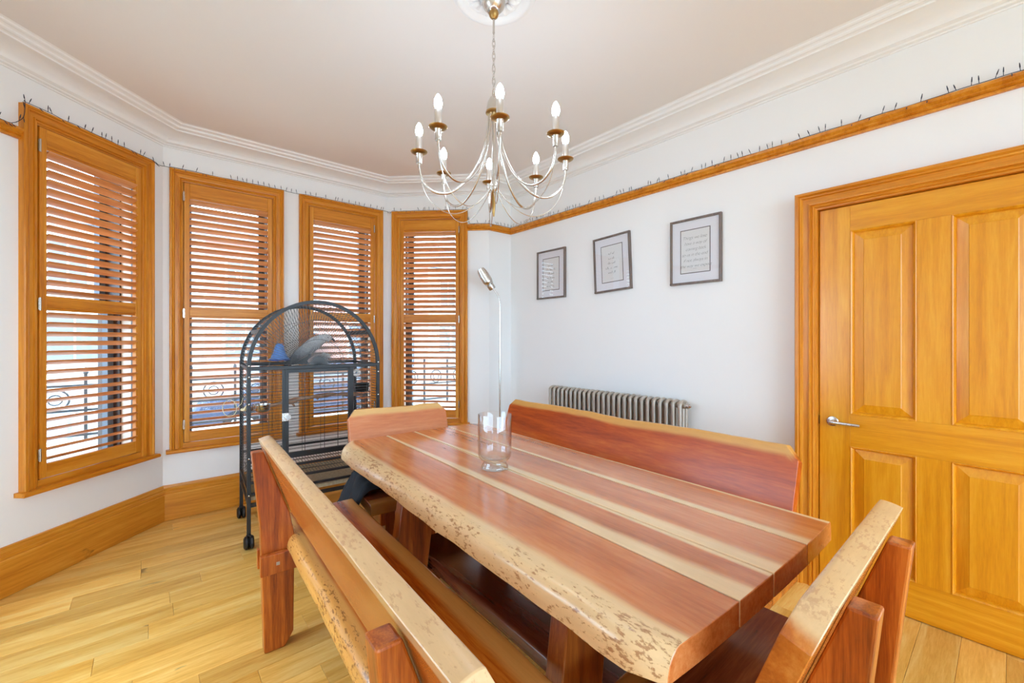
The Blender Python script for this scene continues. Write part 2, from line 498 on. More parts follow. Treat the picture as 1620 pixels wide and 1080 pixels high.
struct(o, 'short oak picture rail left of the leftmost window', 'picture rail')

# skirting boards, one per wall run
SK = [(0, 0.002), (0.024, 0.002), (0.024, 0.186), (0.020, 0.192), (0.024, 0.200), (0.024, 0.212), (0.016, 0.218), (0.018, 0.230), (0.012, 0.238), (0.010, 0.250), (0.004, 0.2526), (0, 0.2526)]
def skirting(i, name, label, s0=0.0, s1=None):
    a, u, nin, Ln = seg_frame(i)
    rz = math.atan2(u.y, u.x)
    # built in the wall's own frame so the grain runs along it
    def ang(j):       # mitre slope at a plan corner
        if j <= 0 or j >= len(PLAN) - 1: return 0.0
        d0 = (Vector(PLAN[j]) - Vector(PLAN[j - 1])).normalized(); d1 = (Vector(PLAN[j + 1]) - Vector(PLAN[j])).normalized()
        return math.tan(math.atan2(d0.cross(d1), d0.dot(d1)) / 2)
    e0 = -ang(i) if s0 == 0.0 else 0.0
    e1 = ang(i + 1) if s1 is None else 0.0
    s1 = Ln if s1 is None else s1
    mb = MB(); m = len(SK)
    V = [(s0 + o_ * e0, -o_, z) for (o_, z) in SK] + [(s1 + o_ * e1, -o_, z) for (o_, z) in SK]
    Fs = [(k, (k + 1) % m, m + (k + 1) % m, m + k) for k in range(m)] + [tuple(range(m)), tuple(range(2 * m - 1, m - 1, -1))]
    mb.add(V, Fs)
    o = mb.build(name, M['skirt'], smooth=25, loc=(a.x, a.y, 0), rot=(0, 0, rz))
    return struct(o, label, 'skirting board')
skirting(0, 'baseboard_left', 'oak skirting board along the side wall beside the camera')
skirting(1, 'baseboard_return_left', 'short oak skirting board at the left end of the bay')
skirting(2, 'baseboard_bay_left', 'tall oak skirting board under the leftmost shuttered window')
skirting(3, 'baseboard_front', 'tall oak skirting board behind the bird cage')
skirting(4, 'baseboard_bay_right', 'oak skirting board under the rightmost shuttered window')
skirting(5, 'baseboard_return_right', 'short oak skirting board behind the chrome floor lamp')
skirting(6, 'baseboard_right', 'oak skirting board below the radiator', 0.0, YC - 0.76)

# floor: sub-base and planks
fb = MB(); fb.prism([(-1.2, REAR - 0.3), (-1.2, 3.5), (-0.15, 4.25), (1.98, 4.25), (3.05, 3.5), (3.05, REAR - 0.3)], -0.12, -0.016, 'z')
floor = struct(fb.build('floor', M['sash']), 'golden oak plank floor running parallel to the bay front', 'floor')
PW = 0.128
frng = random.Random(21)
rest = MB()
syaw, cyaw = math.sin(R(YAW)), math.cos(R(YAW))
y = REAR - 0.02
plank_cache = {}
n_pl = 0
while y < YF + 0.02:
    x = -0.95 - frng.random() * 0.9
    while x < W:
        ln = frng.choice([0.36, 0.48, 0.6, 0.72, 0.84, 0.96, 1.08, 1.2])
        x0, x1 = x, x + ln
        cx_, cyy = (x0 + x1) / 2, y + PW / 2
        # keep planks inside the room outline
        lim0 = -0.914 if y < YC - 0.01 else max(XL - (YF - y), -0.914)
        lim1 = W if y < YC - 0.01 else min(XR + (YF - y), W)
        if x1 > lim0 and x0 < lim1:
            c0, c1 = max(x0, lim0 - 0.10), min(x1, lim1 + 0.10)
            d_far = max(c0 * syaw, c1 * syaw) + (y + PW) * cyaw
            lat0 = c1 * cyaw - y * syaw
            seen = d_far > 1.5 and lat0 / max(d_far, 0.1) > -1.3
            L_ = round(c1 - c0, 3)
            if L_ > 0.03:
                if seen and n_pl < 290:
                    key = L_
                    if key not in plank_cache:
                        mb = MB(); h = L_ / 2 - 0.0004; w_ = PW / 2 - 0.0004; ch = 0.0012
                        V = [(-h, -w_, -0.016), (h, -w_, -0.016), (h, w_, -0.016), (-h, w_, -0.016),
                             (-h, -w_, -ch), (h, -w_, -ch), (h, w_, -ch), (-h, w_, -ch),
                             (-h + ch, -w_ + ch, 0), (h - ch, -w_ + ch, 0), (h - ch, w_ - ch, 0), (-h + ch, w_ - ch, 0)]
                        Fs = [(3, 2, 1, 0), (8, 9, 10, 11)] + [(k, (k + 1) % 4, 4 + (k + 1) % 4, 4 + k) for k in range(4)] + [(4 + k, 4 + (k + 1) % 4, 8 + (k + 1) % 4, 8 + k) for k in range(4)]
                        mb.add(V, Fs)
                        me = mb.mesh('floor_plank'); me.materials.append(M['floor'])
                        plank_cache[key] = me
                    share('plank', plank_cache[key], floor, ((c0 + c1) / 2, y + PW / 2, 0))
                    n_pl += 1
                else:
                    rest.box(c0 + 0.0004, c1 - 0.0004, y + 0.0004, y + PW - 0.0004, -0.016, 0)
        x = x1
    y += PW
o = rest.build('plank_field', M['floor'], floor); o['kind'] = 'stuff'

# ---------------------------------------------------------------- windows and shutters (local frame: x along wall, y outward, z up)
def frame_sweep(path, prof):
    """path: polyline in the xz plane; prof: (distance inward from the path, projection into the room)"""
    mb = MB(); n = len(path); m = len(prof)
    P = [Vector(p) for p in path]
    mit = []
    for i in range(n):
        ns = []
        if i > 0: d = (P[i] - P[i - 1]).normalized(); ns.append(Vector((d.y, -d.x)))
        if i < n - 1: d = (P[i + 1] - P[i]).normalized(); ns.append(Vector((d.y, -d.x)))
        if len(ns) == 2:
            b = (ns[0] + ns[1]).normalized(); mit.append(b / b.dot(ns[0]))
        else: mit.append(ns[0])
    V = [(P[i].x + mit[i].x * w_, -p_, P[i].y + mit[i].y * w_) for i in range(n) for (w_, p_) in prof]
    Fs = []
    for i in range(n - 1):
        for k in range(m):
            k2 = (k + 1) % m
            Fs.append((i * m + k, i * m + k2, (i + 1) * m + k2, (i + 1) * m + k))
    Fs.append(tuple(range(m))); Fs.append(tuple((n - 1) * m + k for k in range(m - 1, -1, -1)))
    return mb.add(V, Fs)

def frame_parts(path, prof, names, mats, parent):
    full = frame_sweep(path, prof); m = len(prof)
    for i in range(len(path) - 1):
        V = full.v[i * m:(i + 2) * m]
        mb = MB(); mb.add(V, [(k, (k + 1) % m, m + (k + 1) % m, m + k) for k in range(m)] + [tuple(range(m)), tuple(range(2 * m - 1, m - 1, -1))])
        mb.build(names[i], mats[i], parent, smooth=20)

ARCH = [(0, 0), (0, 0.032), (0.004, 0.038), (0.012, 0.038), (0.017, 0.030), (0.020, 0.033), (0.025, 0.031), (0.028, 0.022), (0.032, 0.020), (0.050, 0.020), (0.052, 0.026), (0.058, 0.025), (0.061, 0.015), (0.066, 0.017), (0.070, 0.015), (0.073, 0.008), (0.080, 0.006), (0.080, -0.03), (0.004, -0.004)]
SL_H = 0.255          # half width of the louvred area
ST_H = 0.2885          # half width of the shutter
Z_BR0, Z_BR1, Z_MR0, Z_MR1, Z_TR0, Z_TR1 = 0.548, 0.624, 1.482, 1.548, 2.365, 2.4635

def slat_mesh():
    mb = MB(); w_, t = 0.0635, 0.0105
    ring = []
    for k in range(12):
        a = 2 * PI * k / 12
        ring.append((math.cos(a) * w_ / 2, math.copysign(abs(math.sin(a)) ** 0.8, math.sin(a)) * t / 2))
    V = [(x, p[0], p[1]) for x in (-SL_H + 0.001, SL_H - 0.001) for p in ring]
    n = 12
    Fs = [(k, (k + 1) % n, n + (k + 1) % n, n + k) for k in range(n)] + [tuple(range(n)), tuple(range(2 * n - 1, n - 1, -1))]
    mb.add(V, Fs)
    me = mb.mesh('louvre_slat'); me.materials.append(M['slat'])
    me.polygons.foreach_set('use_smooth', [True] * len(me.polygons)); me.set_sharp_from_angle(angle=R(50))
    return me
SLAT = slat_mesh()
TILT = R(-25)
win_labels = ['oak framed window at the left end of the bay', 'oak framed window directly behind the bird cage on its left side', 'oak framed window behind the right half of the bird cage', 'oak framed window beside the chrome floor lamp']
shut_labels = ['louvred wooden shutter of the leftmost and tallest-looking window', 'louvred wooden shutter of the window left of the bird cage', 'louvred wooden shutter behind the right half of the bird cage', 'louvred wooden shutter of the window nearest the floor lamp']
def make_window(i, s, n, hinge_side):
    a, u, nin, Ln = seg_frame(i)
    p = a + u * s
    rz = math.atan2(u.y, u.x)
    root = struct(empty('window_%d' % n, (p.x, p.y, 0), rz), win_labels[n - 1], 'window')
    frame_parts([(-0.372, 0.508), (-0.372, 2.548), (0.372, 2.548), (0.372, 0.508)], ARCH, ['jamb', 'head', 'jamb'], [M['oak_z'], M['oak_x'], M['oak_z']], root)
    mb = MB(); mb.prism([(-0.058, 0.484), (-0.062, 0.492), (-0.062, 0.500), (-0.054, 0.508), (0.02, 0.508), (0.02, 0.484)], -0.392, 0.392, 'x')
    mb.build('sill', M['oak_x'], root, bevel=0.002)
    mb = MB(); mb.box(-0.294, 0.294, -0.010, 0.03, 0.506, 0.544)
    mb.build('bottom_bead', M['oak_x'], root, bevel=0.002)
    mb = MB()
    for sx in (-1, 1):
        x0, x1 = sorted((sx * 0.262, sx * 0.294)); mb.box(x0, x1, 0.016, 0.030, 0.506, 2.470)
    mb.box(-0.262, 0.262, 0.016, 0.030, 2.43, 2.470)
    mb.build('gap_shade_strip', M['sash'], root)  # dark strips added behind the shutter edges so the gap reads as shadow
    # lining of the opening
    mb = MB()
    for sx in (-1, 1):
        x0, x1 = sorted((sx * 0.295, sx * 0.280)); mb.box(x0, x1, 0.03, 0.12, 0.50, 2.47)
    mb.box(-0.295, 0.295, 0.03, 0.12, 2.455, 2.47); mb.box(-0.295, 0.295, 0.03, 0.12, 0.50, 0.515)
    mb.build('lining', M['reveal'], root)
    # sash box and the two sashes
    mb = MB()
    for sx in (-1, 1):
        x0, x1 = sorted((sx * 0.295, sx * 0.268)); mb.box(x0, x1, 0.12, 0.28, 0.50, 2.47)
    mb.box(-0.295, 0.295, 0.12, 0.28, 2.445, 2.47); mb.box(-0.295, 0.295, 0.12, 0.28, 0.50, 0.53)
    mb.build('sash_box', M['sash'], root)
    for (z0, z1, yy) in ((1.50, 2.445, 0.225), (0.53, 1.545, 0.165)):
        f = MB()
        f.box(-0.268, -0.230, yy, yy + 0.04, z0, z1); f.box(0.230, 0.268, yy, yy + 0.04, z0, z1)
        f.box(-0.23, 0.23, yy, yy + 0.04, z1 - 0.045, z1); f.box(-0.23, 0.23, yy, yy + 0.04, z0, z0 + 0.045)
        so = f.build('sash', M['sash_grey'], root)
        MB().box(-0.231, 0.231, yy + 0.018, yy + 0.022, z0 + 0.044, z1 - 0.044).build('pane', M['pane'], so)
    # shutter
    sh = tag(empty('window_shutter', (p.x, p.y, 0), rz), shut_labels[n - 1], 'shutter')
    for sx in (-1, 1):
        x0, x1 = sorted((sx * SL_H, sx * ST_H))
        MB().box(x0, x1, -0.014, 0.014, Z_BR0, Z_TR1).build('stile', M['shut_z'], sh, bevel=0.0025)
    for nm, z0, z1 in (('bottom_rail', Z_BR0, Z_BR1), ('middle_rail', Z_MR0, Z_MR1), ('top_rail', Z_TR0, Z_TR1)):
        MB().box(-SL_H, SL_H, -0.0125, 0.0125, z0, z1).build(nm, M['shut_x'], sh, bevel=0.002)
    # thin rebate strip under each louvred field's head
    for z1 in (Z_TR0, Z_MR0):
        MB().box(-SL_H, SL_H, -0.006, 0.010, z1 - 0.014, z1).build('head_strip', M['shut_x'], sh)
    for (z0, z1, cnt) in ((Z_BR1, Z_MR0 - 0.012, 16), (Z_MR1, Z_TR0 - 0.012, 16)):
        for k in range(cnt):
            zz = z0 + (z1 - z0) * (k + 0.5) / cnt
            share('slat', SLAT, sh, (0, 0, zz), (TILT, 0, 0))
    for zz in (2.36, 1.50, 0.68):
        h = MB(); x_ = hinge_side * (ST_H + 0.001)
        h.tube([(x_, -0.019, zz - 0.035), (x_, -0.019, zz + 0.035)], 0.005, 8)
        h.box(x_ - 0.006, x_ + 0.006, -0.0165, -0.014, zz - 0.032, zz + 0.032)
        h.build('hinge', M['nickel'], sh)
    return root
make_window(2, 0.533, 1, -1)
make_window(3, 0.478 - XL, 2, -1)
make_window(3, 1.342 - XL, 3, 1)
make_window(4, 0.4221, 4, 1)

# ---------------------------------------------------------------- door (local frame: x towards the camera side along the wall, y into the wall)
DX = 2.712
door = struct(empty('door_1', (DX, 0.2285, 0), R(-90)), 'honey oak four panel door with a chrome lever handle', 'door')
DW, DZ0, DZ1 = 0.4315, 0.004, 1.988
px_l, px_r = (-0.3015, -0.0555), (0.0575, 0.3035)
pz_t, pz_b = (0.926, 1.862), (0.176, 0.764)
for nm, x0, x1, z0, z1, mt in (('stile', -DW, px_l[0], DZ0, DZ1, 'door_z'), ('stile', px_r[1], DW, DZ0, DZ1, 'door_z'),
                              ('mullion', px_l[1], px_r[0], pz_t[0], pz_t[1], 'door_z'), ('mullion', px_l[1], px_r[0], pz_b[0], pz_b[1], 'door_z'),
                              ('top_rail', px_l[0], px_r[1], pz_t[1], DZ1, 'door_x'), ('lock_rail', px_l[0], px_r[1], pz_b[1], pz_t[0], 'door_x'),
                              ('bottom_rail', px_l[0], px_r[1], DZ0, pz_b[0], 'door_x')):
    MB().box(x0, x1, 0.0, 0.040, z0, z1).build(nm, M[mt], door, bevel=0.0012)
for (x0, x1) in (px_l, px_r):
    for (z0, z1) in (pz_t, pz_b):
        m1, m2 = 0.014, 0.052
        mb = MB()
        rect = lambda q, yy: [(x0 + q, yy, z0 + q), (x1 - q, yy, z0 + q), (x1 - q, yy, z1 - q), (x0 + q, yy, z1 - q)]
        V = rect(m1 - 0.004, 0.016) + rect(m1 + 0.004, 0.0145) + rect(m2, 0.004) + rect(m2 + 0.003, 0.002)
        Fs = [tuple(range(12, 16))]
        for r_ in range(3): Fs += [(r_ * 4 + k, r_ * 4 + (k + 1) % 4, r_ * 4 + 4 + (k + 1) % 4, r_ * 4 + 4 + k) for k in range(4)]
        Fs.append((0, 1, 2, 3)) if False else None
        mb.add(V, [f for f in Fs if f]); mb.box(x0, x1, 0.016, 0.03, z0, z1)
        pn = mb.build('panel', M['door_z'], door)
        mo = frame_sweep([(x0, z0), (x0, z1), (x1, z1), (x1, z0), (x0, z0)], [(0, -0.016), (0, 0.002), (0.003, 0.0035), (0.006, 0.001), (0.010, -0.004), (0.014, -0.012), (0.014, -0.016)])
        mo.build('moulding', M['door_z'], pn, smooth=35)
hd = MB(); Mx = Matrix.Rotation(R(90), 4, 'X')
hd.lathe([(0.0, 0.0), (0.026, 0.0), (0.026, 0.006), (0.023, 0.009), (0.010, 0.010), (0.010, 0.046), (0.0, 0.046)], 24, (-0.375, 0, 0.882), Mx)
ho = hd.build('handle_rose', M['chrome'], door, smooth=40)
lv = MB(); lv.tube([(-0.378, -0.042, 0.882), (-0.36, -0.046, 0.882), (-0.33, -0.047, 0.881), (-0.255, -0.047, 0.879)], [0.009, 0.0095, 0.0095, 0.009], 12)
lv.build('lever', M['chrome'], ho, smooth=60)
MB().box(-DW - 0.004, -DW + 0.001, -0.001, 0.012, 0.86, 0.905).build('latch_plate', M['sash'], door)
# door architrave and lining
AW = [(w_ * 1.2, p_ + 0.020) for (w_, p_) in ARCH[:-2]] + [(0.096, -0.043), (0, -0.043)]
AW[0] = (0, 0.016)
frame_parts([(-DW - 0.100, 0.0), (-DW - 0.100, DZ1 + 0.100), (DW + 0.100, DZ1 + 0.100), (DW + 0.100, 0.0)], AW, ['jamb', 'head', 'jamb'], [M['oak_z'], M['oak_x'], M['oak_z']], door)
MB().box(-DW - 0.004, DW + 0.004, 0.0405, 0.043, 0.0, DZ1 + 0.004).build('door_stop', M['sash'], door)

# ---------------------------------------------------------------- slabs with natural edges
def slab(L_, w_, t, live_l=0.0, live_r=0.0, amp=0.006, seed=0, sap_l=0.0, sap_r=0.0, nl=56, end_chamfer=0.0, taper=0.0, soft_r=False):
    """board lying flat: x across, y along, top at z = 0.  live_*: how far the natural edge runs past the top on that side;
    sap_*: width of the pale sapwood band, narrowing by TAPER towards +y"""
    mb = MB(); mb.sap = []
    fr = [0, 0.03, 0.07, 0.12, 0.18, 0.25, 0.35, 0.5, 0.65, 0.75, 0.82, 0.88, 0.93, 0.97, 1.0]
    ys = [-L_ / 2 + L_ * i / nl for i in range(nl + 1)]
    if end_chamfer:
        ys = [y_ for y_ in ys if abs(y_) < L_ / 2 - end_chamfer - 0.004]
        ys = [-L_ / 2, -L_ / 2 + end_chamfer] + ys + [L_ / 2 - end_chamfer, L_ / 2]
    ys = [ys[0], ys[0] + 0.002] + ys[1:-1] + [ys[-1] - 0.002, ys[-1]]
    rows = []
    for y_ in ys:
        def wob(k): return mnoise.noise((y_ * 2.3 + seed * 7.1, k * 3.7, seed)) * amp + mnoise.noise((y_ * 9 + seed, k * 5.1, 2.2)) * amp * 0.35
        xl = -w_ / 2 + (wob(1) if live_l else 0); xr0 = w_ / 2 + (wob(2) if live_r else 0)
        ec = max(0.0, end_chamfer - (L_ / 2 - abs(y_))) if end_chamfer else 0.0
        xr = xr0 - ec
        tp = 1 - taper * (0.5 + y_ / L_)
        sl_, sr_ = sap_l * tp, sap_r * tp
        cut = max(0.0, 1 - ec / 0.02)
        ring = []
        W_ = xr - xl
        for f in fr:                                            # top
            x_ = xl + f * W_
            s_ = max((1 - (x_ - xl) / sl_) if sl_ else 0, (1 - (xr0 - x_) / sr_) if sr_ else 0, 0)
            ring.append((x_, 0.0, s_))
        if live_r:                                              # right flank, rolling over from flat to upright
            b1 = (live_r + wob(3) * 0.6) * cut
            for q in (0.22, 0.42, 0.62, 0.80, 0.93): ring.append((xr + b1 * math.sin(q * PI / 2), -t * (1 - math.cos(q * PI / 2)), cut if sap_r else 0))
            ring.append((xr + b1, -t, cut if sap_r else 0))
        else:
            for q in (0.5, 1.0): ring.append((xr, -t * q, cut if sr_ > 0.001 else 0))
        for f in (0.96, 0.90, 0.80, 0.65, 0.5, 0.35, 0.20, 0.10, 0.04):
            x_ = xl + f * W_
            s_ = max((1 - (x_ - xl) / (sl_ * 0.6)) if sl_ > 0.001 else 0, (1 - (xr0 - x_) / (sr_ * 0.6)) if sr_ > 0.001 else 0, 0)
            ring.append((x_, -t, s_))
        if live_l:
            b1 = live_l + wob(4) * 0.6
            ring.append((xl - b1, -t, 1.0 if sap_l else 0))
            for q in (0.93, 0.80, 0.62, 0.42, 0.22): ring.append((xl - b1 * math.sin(q * PI / 2), -t * (1 - math.cos(q * PI / 2)), 1.0 if sap_l else 0))
        else:
            for q in (1.0, 0.5): ring.append((xl, -t * q, 1.0 if sl_ > 0.001 else 0))
        rows.append([(p[0], y_, p[1]) for p in ring]); mb.sap += [0.0 if abs(y_) > L_ / 2 - 0.001 else (min(0.6, p[2]) if (p[0] > 0 and soft_r) else min(1, p[2])) for p in ring]
    n = len(rows[0]); nl = len(rows) - 1
    V = [p for r_ in rows for p in r_]
    Fs = [(i * n + k, i * n + (k + 1) % n, (i + 1) * n + (k + 1) % n, (i + 1) * n + k) for i in range(nl) for k in range(n)]
    Fs += [tuple(range(n)), tuple(nl * n + k for k in range(n - 1, -1, -1))]
    mb.add(V, Fs)
    return mb

# ---------------------------------------------------------------- table
TBL = tag(empty('dining_table', (1.1620, 1.325, 0), R(-2.3)), 'live-edge wooden dining table with four glossy planks in the centre', 'table')
TH = 0.762
HL = 0.958
bnd = [(-0.432, -0.187), (-0.181, -0.015), (-0.009, 0.209), (0.215, 0.430)]
sp = [(0.088, 0.0), (0.110, 0.035), (0.090, 0.0), (0.055, 0.030)]
for k, ((x0, x1), (sl, sr)) in enumerate(zip(bnd, sp)):
    w_ = x1 - x0
    mb = slab(HL * 2, w_, 0.058, 0.036 if k == 0 else 0, 0.010 if k == 3 else 0, 0.012 if k == 0 else 0.004, 11 + k, sl, sr, taper=0.25 if k == 0 else 0.88)
    # corners drawn in and the far end slightly bowed
    nv = []
    for (x_, y_, z_) in mb.v:
        gx = x_ + (x0 + x1) / 2
        if k == 0:
            g_ = min(1, max(0, (-0.30 - gx) / 0.13)); g_ = g_ * g_
            e_ = max(0, y_ - (HL - 0.12)) / 0.12; x_ += 0.055 * e_ * e_ * g_
            e2 = max(0, -y_ - (HL - 0.07)) / 0.07; x_ += 0.030 * e2 * g_
        if k == 3:
            g_ = min(1, max(0, (gx - 0.30) / 0.13)); g_ = g_ * g_
            e_ = max(0, y_ - (HL - 0.10)) / 0.10; x_ -= 0.05 * e_ * e_ * g_
        bow = 1 - (gx / 0.43) ** 2
        y_ *= 1 + 0.010 * bow * abs(y_) / HL
        nv.append((x_, y_, z_))
    mb.v = nv
    mb.build('plank', M['table_live' if k == 0 else 'table'], TBL, smooth=40, bevel=0.003, loc=((x0 + x1) / 2, 0, TH))
for yy in (-0.555, 0.485):
    for sx in (-1, 1):
        mb = MB(); mb.prism([(sx * 0.125, 0.66), (sx * 0.295, 0.66), (sx * 0.385, 0.0), (sx * 0.215, 0.0)], yy - 0.032, yy + 0.032, 'y')
        mb.build('leg', M['darkleg'], TBL, bevel=0.004)
    MB().box(-0.34, 0.34, yy - 0.035, yy + 0.035, 0.645, 0.703).build('bearer', M['darkleg'], TBL, bevel=0.004)
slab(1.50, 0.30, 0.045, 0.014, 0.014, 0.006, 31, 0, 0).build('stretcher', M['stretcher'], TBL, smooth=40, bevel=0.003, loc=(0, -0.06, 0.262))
for yy in (-0.555, 0.485):
    MB().box(-0.245, 0.245, yy - 0.03, yy + 0.03, 0.155, 0.216).build('cross_bar', M['darkleg'], TBL, bevel=0.003)

# ---------------------------------------------------------------- benches (x towards the sitter's front, y along)
SEAT_Z = 0.470
def bench(name, label, loc, rz, seat_y, back_y, posts, post_top, group, seed, back_mat='bench', back_top=0.872, bow=0.0, seat_mat='seat'):
    b = tag(empty(name, loc, rz), label, 'bench', group)
    L_ = seat_y[1] - seat_y[0]
    slab(L_, 0.325, 0.055, 0.030, 0.020, 0.008, seed, 0.05, 0.085, soft_r=True).build('seat', M[seat_mat], b, smooth=40, bevel=0.004, loc=(-0.008, sum(seat_y) / 2, SEAT_Z))
    # leaning back board: its own x runs up the board, top at +x (natural edge)
    lean = math.atan2(0.110, 0.310)
    h = 0.325
    L2 = back_y[1] - back_y[0]
    mb = slab(L2, h, 0.046, 0.0, 0.010, 0.012, seed + 3, 0.0, 0.055, end_chamfer=0.045)
    if bow:
        mb.v = [(x_ + (bow * (1 - (2 * y_ / L2) ** 2) if x_ > 0 else 0), y_, z_) for (x_, y_, z_) in mb.v]
    bo = mb.build('backrest', M[back_mat], b, smooth=40, bevel=0.004)
    # board frame: local x -> up the lean, y -> along, z -> sitter side
    up = Vector((-math.sin(lean), 0, math.cos(lean)))
    nrm = Vector((math.cos(lean), 0, math.sin(lean)))
    yv = nrm.cross(up)
    top_out = Vector((-0.290, 0, back_top))
    centre = top_out - up * (h / 2) + nrm * 0.046
    sgn = 1 if yv.y > 0 else -1
    Mx = Matrix(((up.x, 0, nrm.x, centre.x), (up.y, sgn, nrm.y, sum(back_y) / 2), (up.z, 0, nrm.z, centre.z), (0, 0, 0, 1)))
    bo.matrix_local = Mx
    for py in posts:
        xo = lambda z_: -0.2925 + (back_top - z_) * 0.355
        mb = MB()
        mb.prism([(-0.282, 0.0), (-0.205, 0.0), (-0.172, 0.055), (-0.168, 0.47), (xo(0.57) - 0.002, 0.57), (xo(post_top) - 0.002, post_top), (xo(post_top) - 0.045, post_top), (-0.296, 0.52)], py - 0.027, py + 0.027, 'y')
        mb.build('post', M['leg'], b, bevel=0.005)
        for sd in (-1, 1):
            y0, y1 = sorted((py + sd * 0.028, py + sd * 0.056))
            rl = MB().box(-0.300, 0.135, y0, y1, 0.335, 0.4175).build('side_rail', M['leg'], b, bevel=0.003)
            yp = py + sd * 0.0565
            MB().box(-0.243, -0.230, min(yp, yp + sd * 0.0015), max(yp, yp + sd * 0.0015), 0.370, 0.383).build('peg', M['radiator'], rl)
        mb = MB(); mb.prism([(0.020, 0.4175), (0.120, 0.4175), (0.132, 0.0), (0.030, 0.0)], py - 0.027, py + 0.027, 'y')
        mb.build('leg', M['darkleg'], b, bevel=0.004)
    return b
G = 'slab benches around the dining table'
bench('dining_bench', 'long live-edge bench in the foreground, its backrest seen from behind', (0.615, 1.335, 0), R(-2.4), (-0.95, 0.925), (-0.95, 0.80), (-0.705, 0.690), 0.842, G, 3, seat_mat='seat_live')
bench('dining_bench', 'long bench with reddish backrest in front of the radiator', (1.650, 1.375, 0), R(180 - 1.6), (-0.88, 0.86), (-0.90, 0.85), (-0.62, 0.62), 0.80, G, 5, back_top=0.875, back_mat='bench_red')
bench('dining_bench', 'short bench at the far window end of the table', (1.150, 2.232, 0), R(-96.5), (-0.285, 0.30), (-0.300, 0.315), (-0.17, 0.19), 0.78, G, 8, back_top=0.868, back_mat='bench_lit', seat_mat='seat_dark')
bench('dining_bench', 'short bench at the near end of the table beside the door', (1.127, 0.470, 0), R(90), (-0.34, 0.34), (-0.36, 0.36), (-0.18, 0.184), 0.848, G, 13, seat_mat='seat_dark')

# ---------------------------------------------------------------- glass vase
v = MB()
prof_out = [(0.0, 0.0), (0.052, 0.0), (0.057, 0.003), (0.0575, 0.008), (0.054, 0.016), (0.048, 0.026), (0.047, 0.032), (0.056, 0.038), (0.066, 0.048), (0.0705, 0.062), (0.0710, 0.10), (0.0710, 0.228), (0.0700, 0.2305), (0.0685, 0.228), (0.0682, 0.10), (0.0670, 0.066), (0.058, 0.050), (0.040, 0.042), (0.0, 0.040)]
v.lathe(prof_out, 48)
tag(v.build('glass_vase', M['glass'], smooth=50, loc=(1.112, 1.418, TH + 0.0005)), 'clear glass hurricane vase standing on the table', 'vase')

# ---------------------------------------------------------------- ceiling rose and chandelier
CHX, CHY = 1.135, 1.455
rose = MB()
rose.lathe([(0.0, -0.016), (0.060, -0.016), (0.072, -0.010), (0.088, -0.018), (0.100, -0.022), (0.112, -0.014), (0.122, -0.012), (0.138, -0.022), (0.152, -0.026), (0.164, -0.022), (0.172, -0.012), (0.182, -0.008), (0.186, 0.0), (0.0, 0.0)], 64)
rs = rose.build('trim_4', M['plaster'], smooth=40, loc=(CHX, CHY, CEIL))
struct(rs, 'round white plaster ceiling rose above the chandelier', 'ceiling rose')
leaf = MB()
lv_pts = [(0.062, 0.0), (0.075, 0.010), (0.095, 0.013), (0.112, 0.009), (0.124, 0.0), (0.112, -0.009), (0.095, -0.013), (0.075, -0.010)]
leaf.add([(x_, y_, -0.014) for x_, y_ in lv_pts] + [(0.074 + 0.6 * (x_ - 0.074), y_ * 0.5, -0.028) for x_, y_ in lv_pts] + [(0.094, 0, -0.031)],
         [(k, (k + 1) % 8, 8 + (k + 1) % 8, 8 + k) for k in range(8)] + [(8 + k, 8 + (k + 1) % 8, 16) for k in range(8)])
leaf_me = leaf.mesh('rose_leaf'); leaf_me.materials.append(M['plaster']); leaf_me.polygons.foreach_set('use_smooth', [True] * len(leaf_me.polygons))
for k in range(16): share('leaf', leaf_me, rs, (0, 0, 0), (0, 0, 2 * PI * k / 16))

ch = tag(empty('chandelier', (CHX, CHY, CEIL), R(-YAW - 90 + 6.5)), 'silver eight arm chandelier with lit candle bulbs hanging over the table', 'chandelier')
# heights measured from the ceiling
Z = lambda zz: zz - CEIL
cn = MB()
cn.lathe([(0.0, -0.016), (0.036, -0.018), (0.048, -0.030), (0.050, -0.046), (0.044, -0.062), (0.030, -0.078), (0.020, -0.084), (0.0, -0.084)], 32)
cn.build('ceiling_canopy', M['nickel'], ch, smooth=40)
cc = MB(); cc.lathe([(0.0, -0.080), (0.020, -0.082), (0.022, -0.090), (0.017, -0.104), (0.008, -0.112), (0.0, -0.112)], 24); cc.build('canopy_cap', M['gold'], ch, smooth=40)
st = MB(); st.lathe([(0.0, -0.105), (0.0045, -0.105), (0.0045, -0.168), (0.006, -0.172), (0.003, -0.178), (0.0, -0.178)], 12); st.build('stem', M['nickel'], ch, smooth=50)
lk = MB()
pts = [(0.0085 * math.sin(a) * 0.75, 0, 0.0205 * math.cos(a)) for a in [2 * PI * k / 14 for k in range(14)]]
lk.tube(pts, 0.0014, 6, closed=True)
lk_me = lk.mesh('chain_link'); lk_me.materials.append(M['nickel']); lk_me.polygons.foreach_set('use_smooth', [True] * len(lk_me.polygons))
zt, zb = -0.180, Z(2.372)
nl = 10
for k in range(nl): share('chain_link', lk_me, ch, (0, 0, zt - 0.012 + (zb - zt + 0.012) * k / (nl - 1)), (0, 0, R(90) * (k % 2) + R(20)))
Zh = Z(2.290)
hb = MB(); hb.lathe([(0.0, Zh + 0.085), (0.005, Zh + 0.085), (0.006, Zh + 0.074), (0.016, Zh + 0.066), (0.026, Zh + 0.046), (0.031, Zh + 0.022), (0.032, Zh + 0.004), (0.0, Zh + 0.004)], 32)
hb.build('hub_dome', M['nickel'], ch, smooth=45)
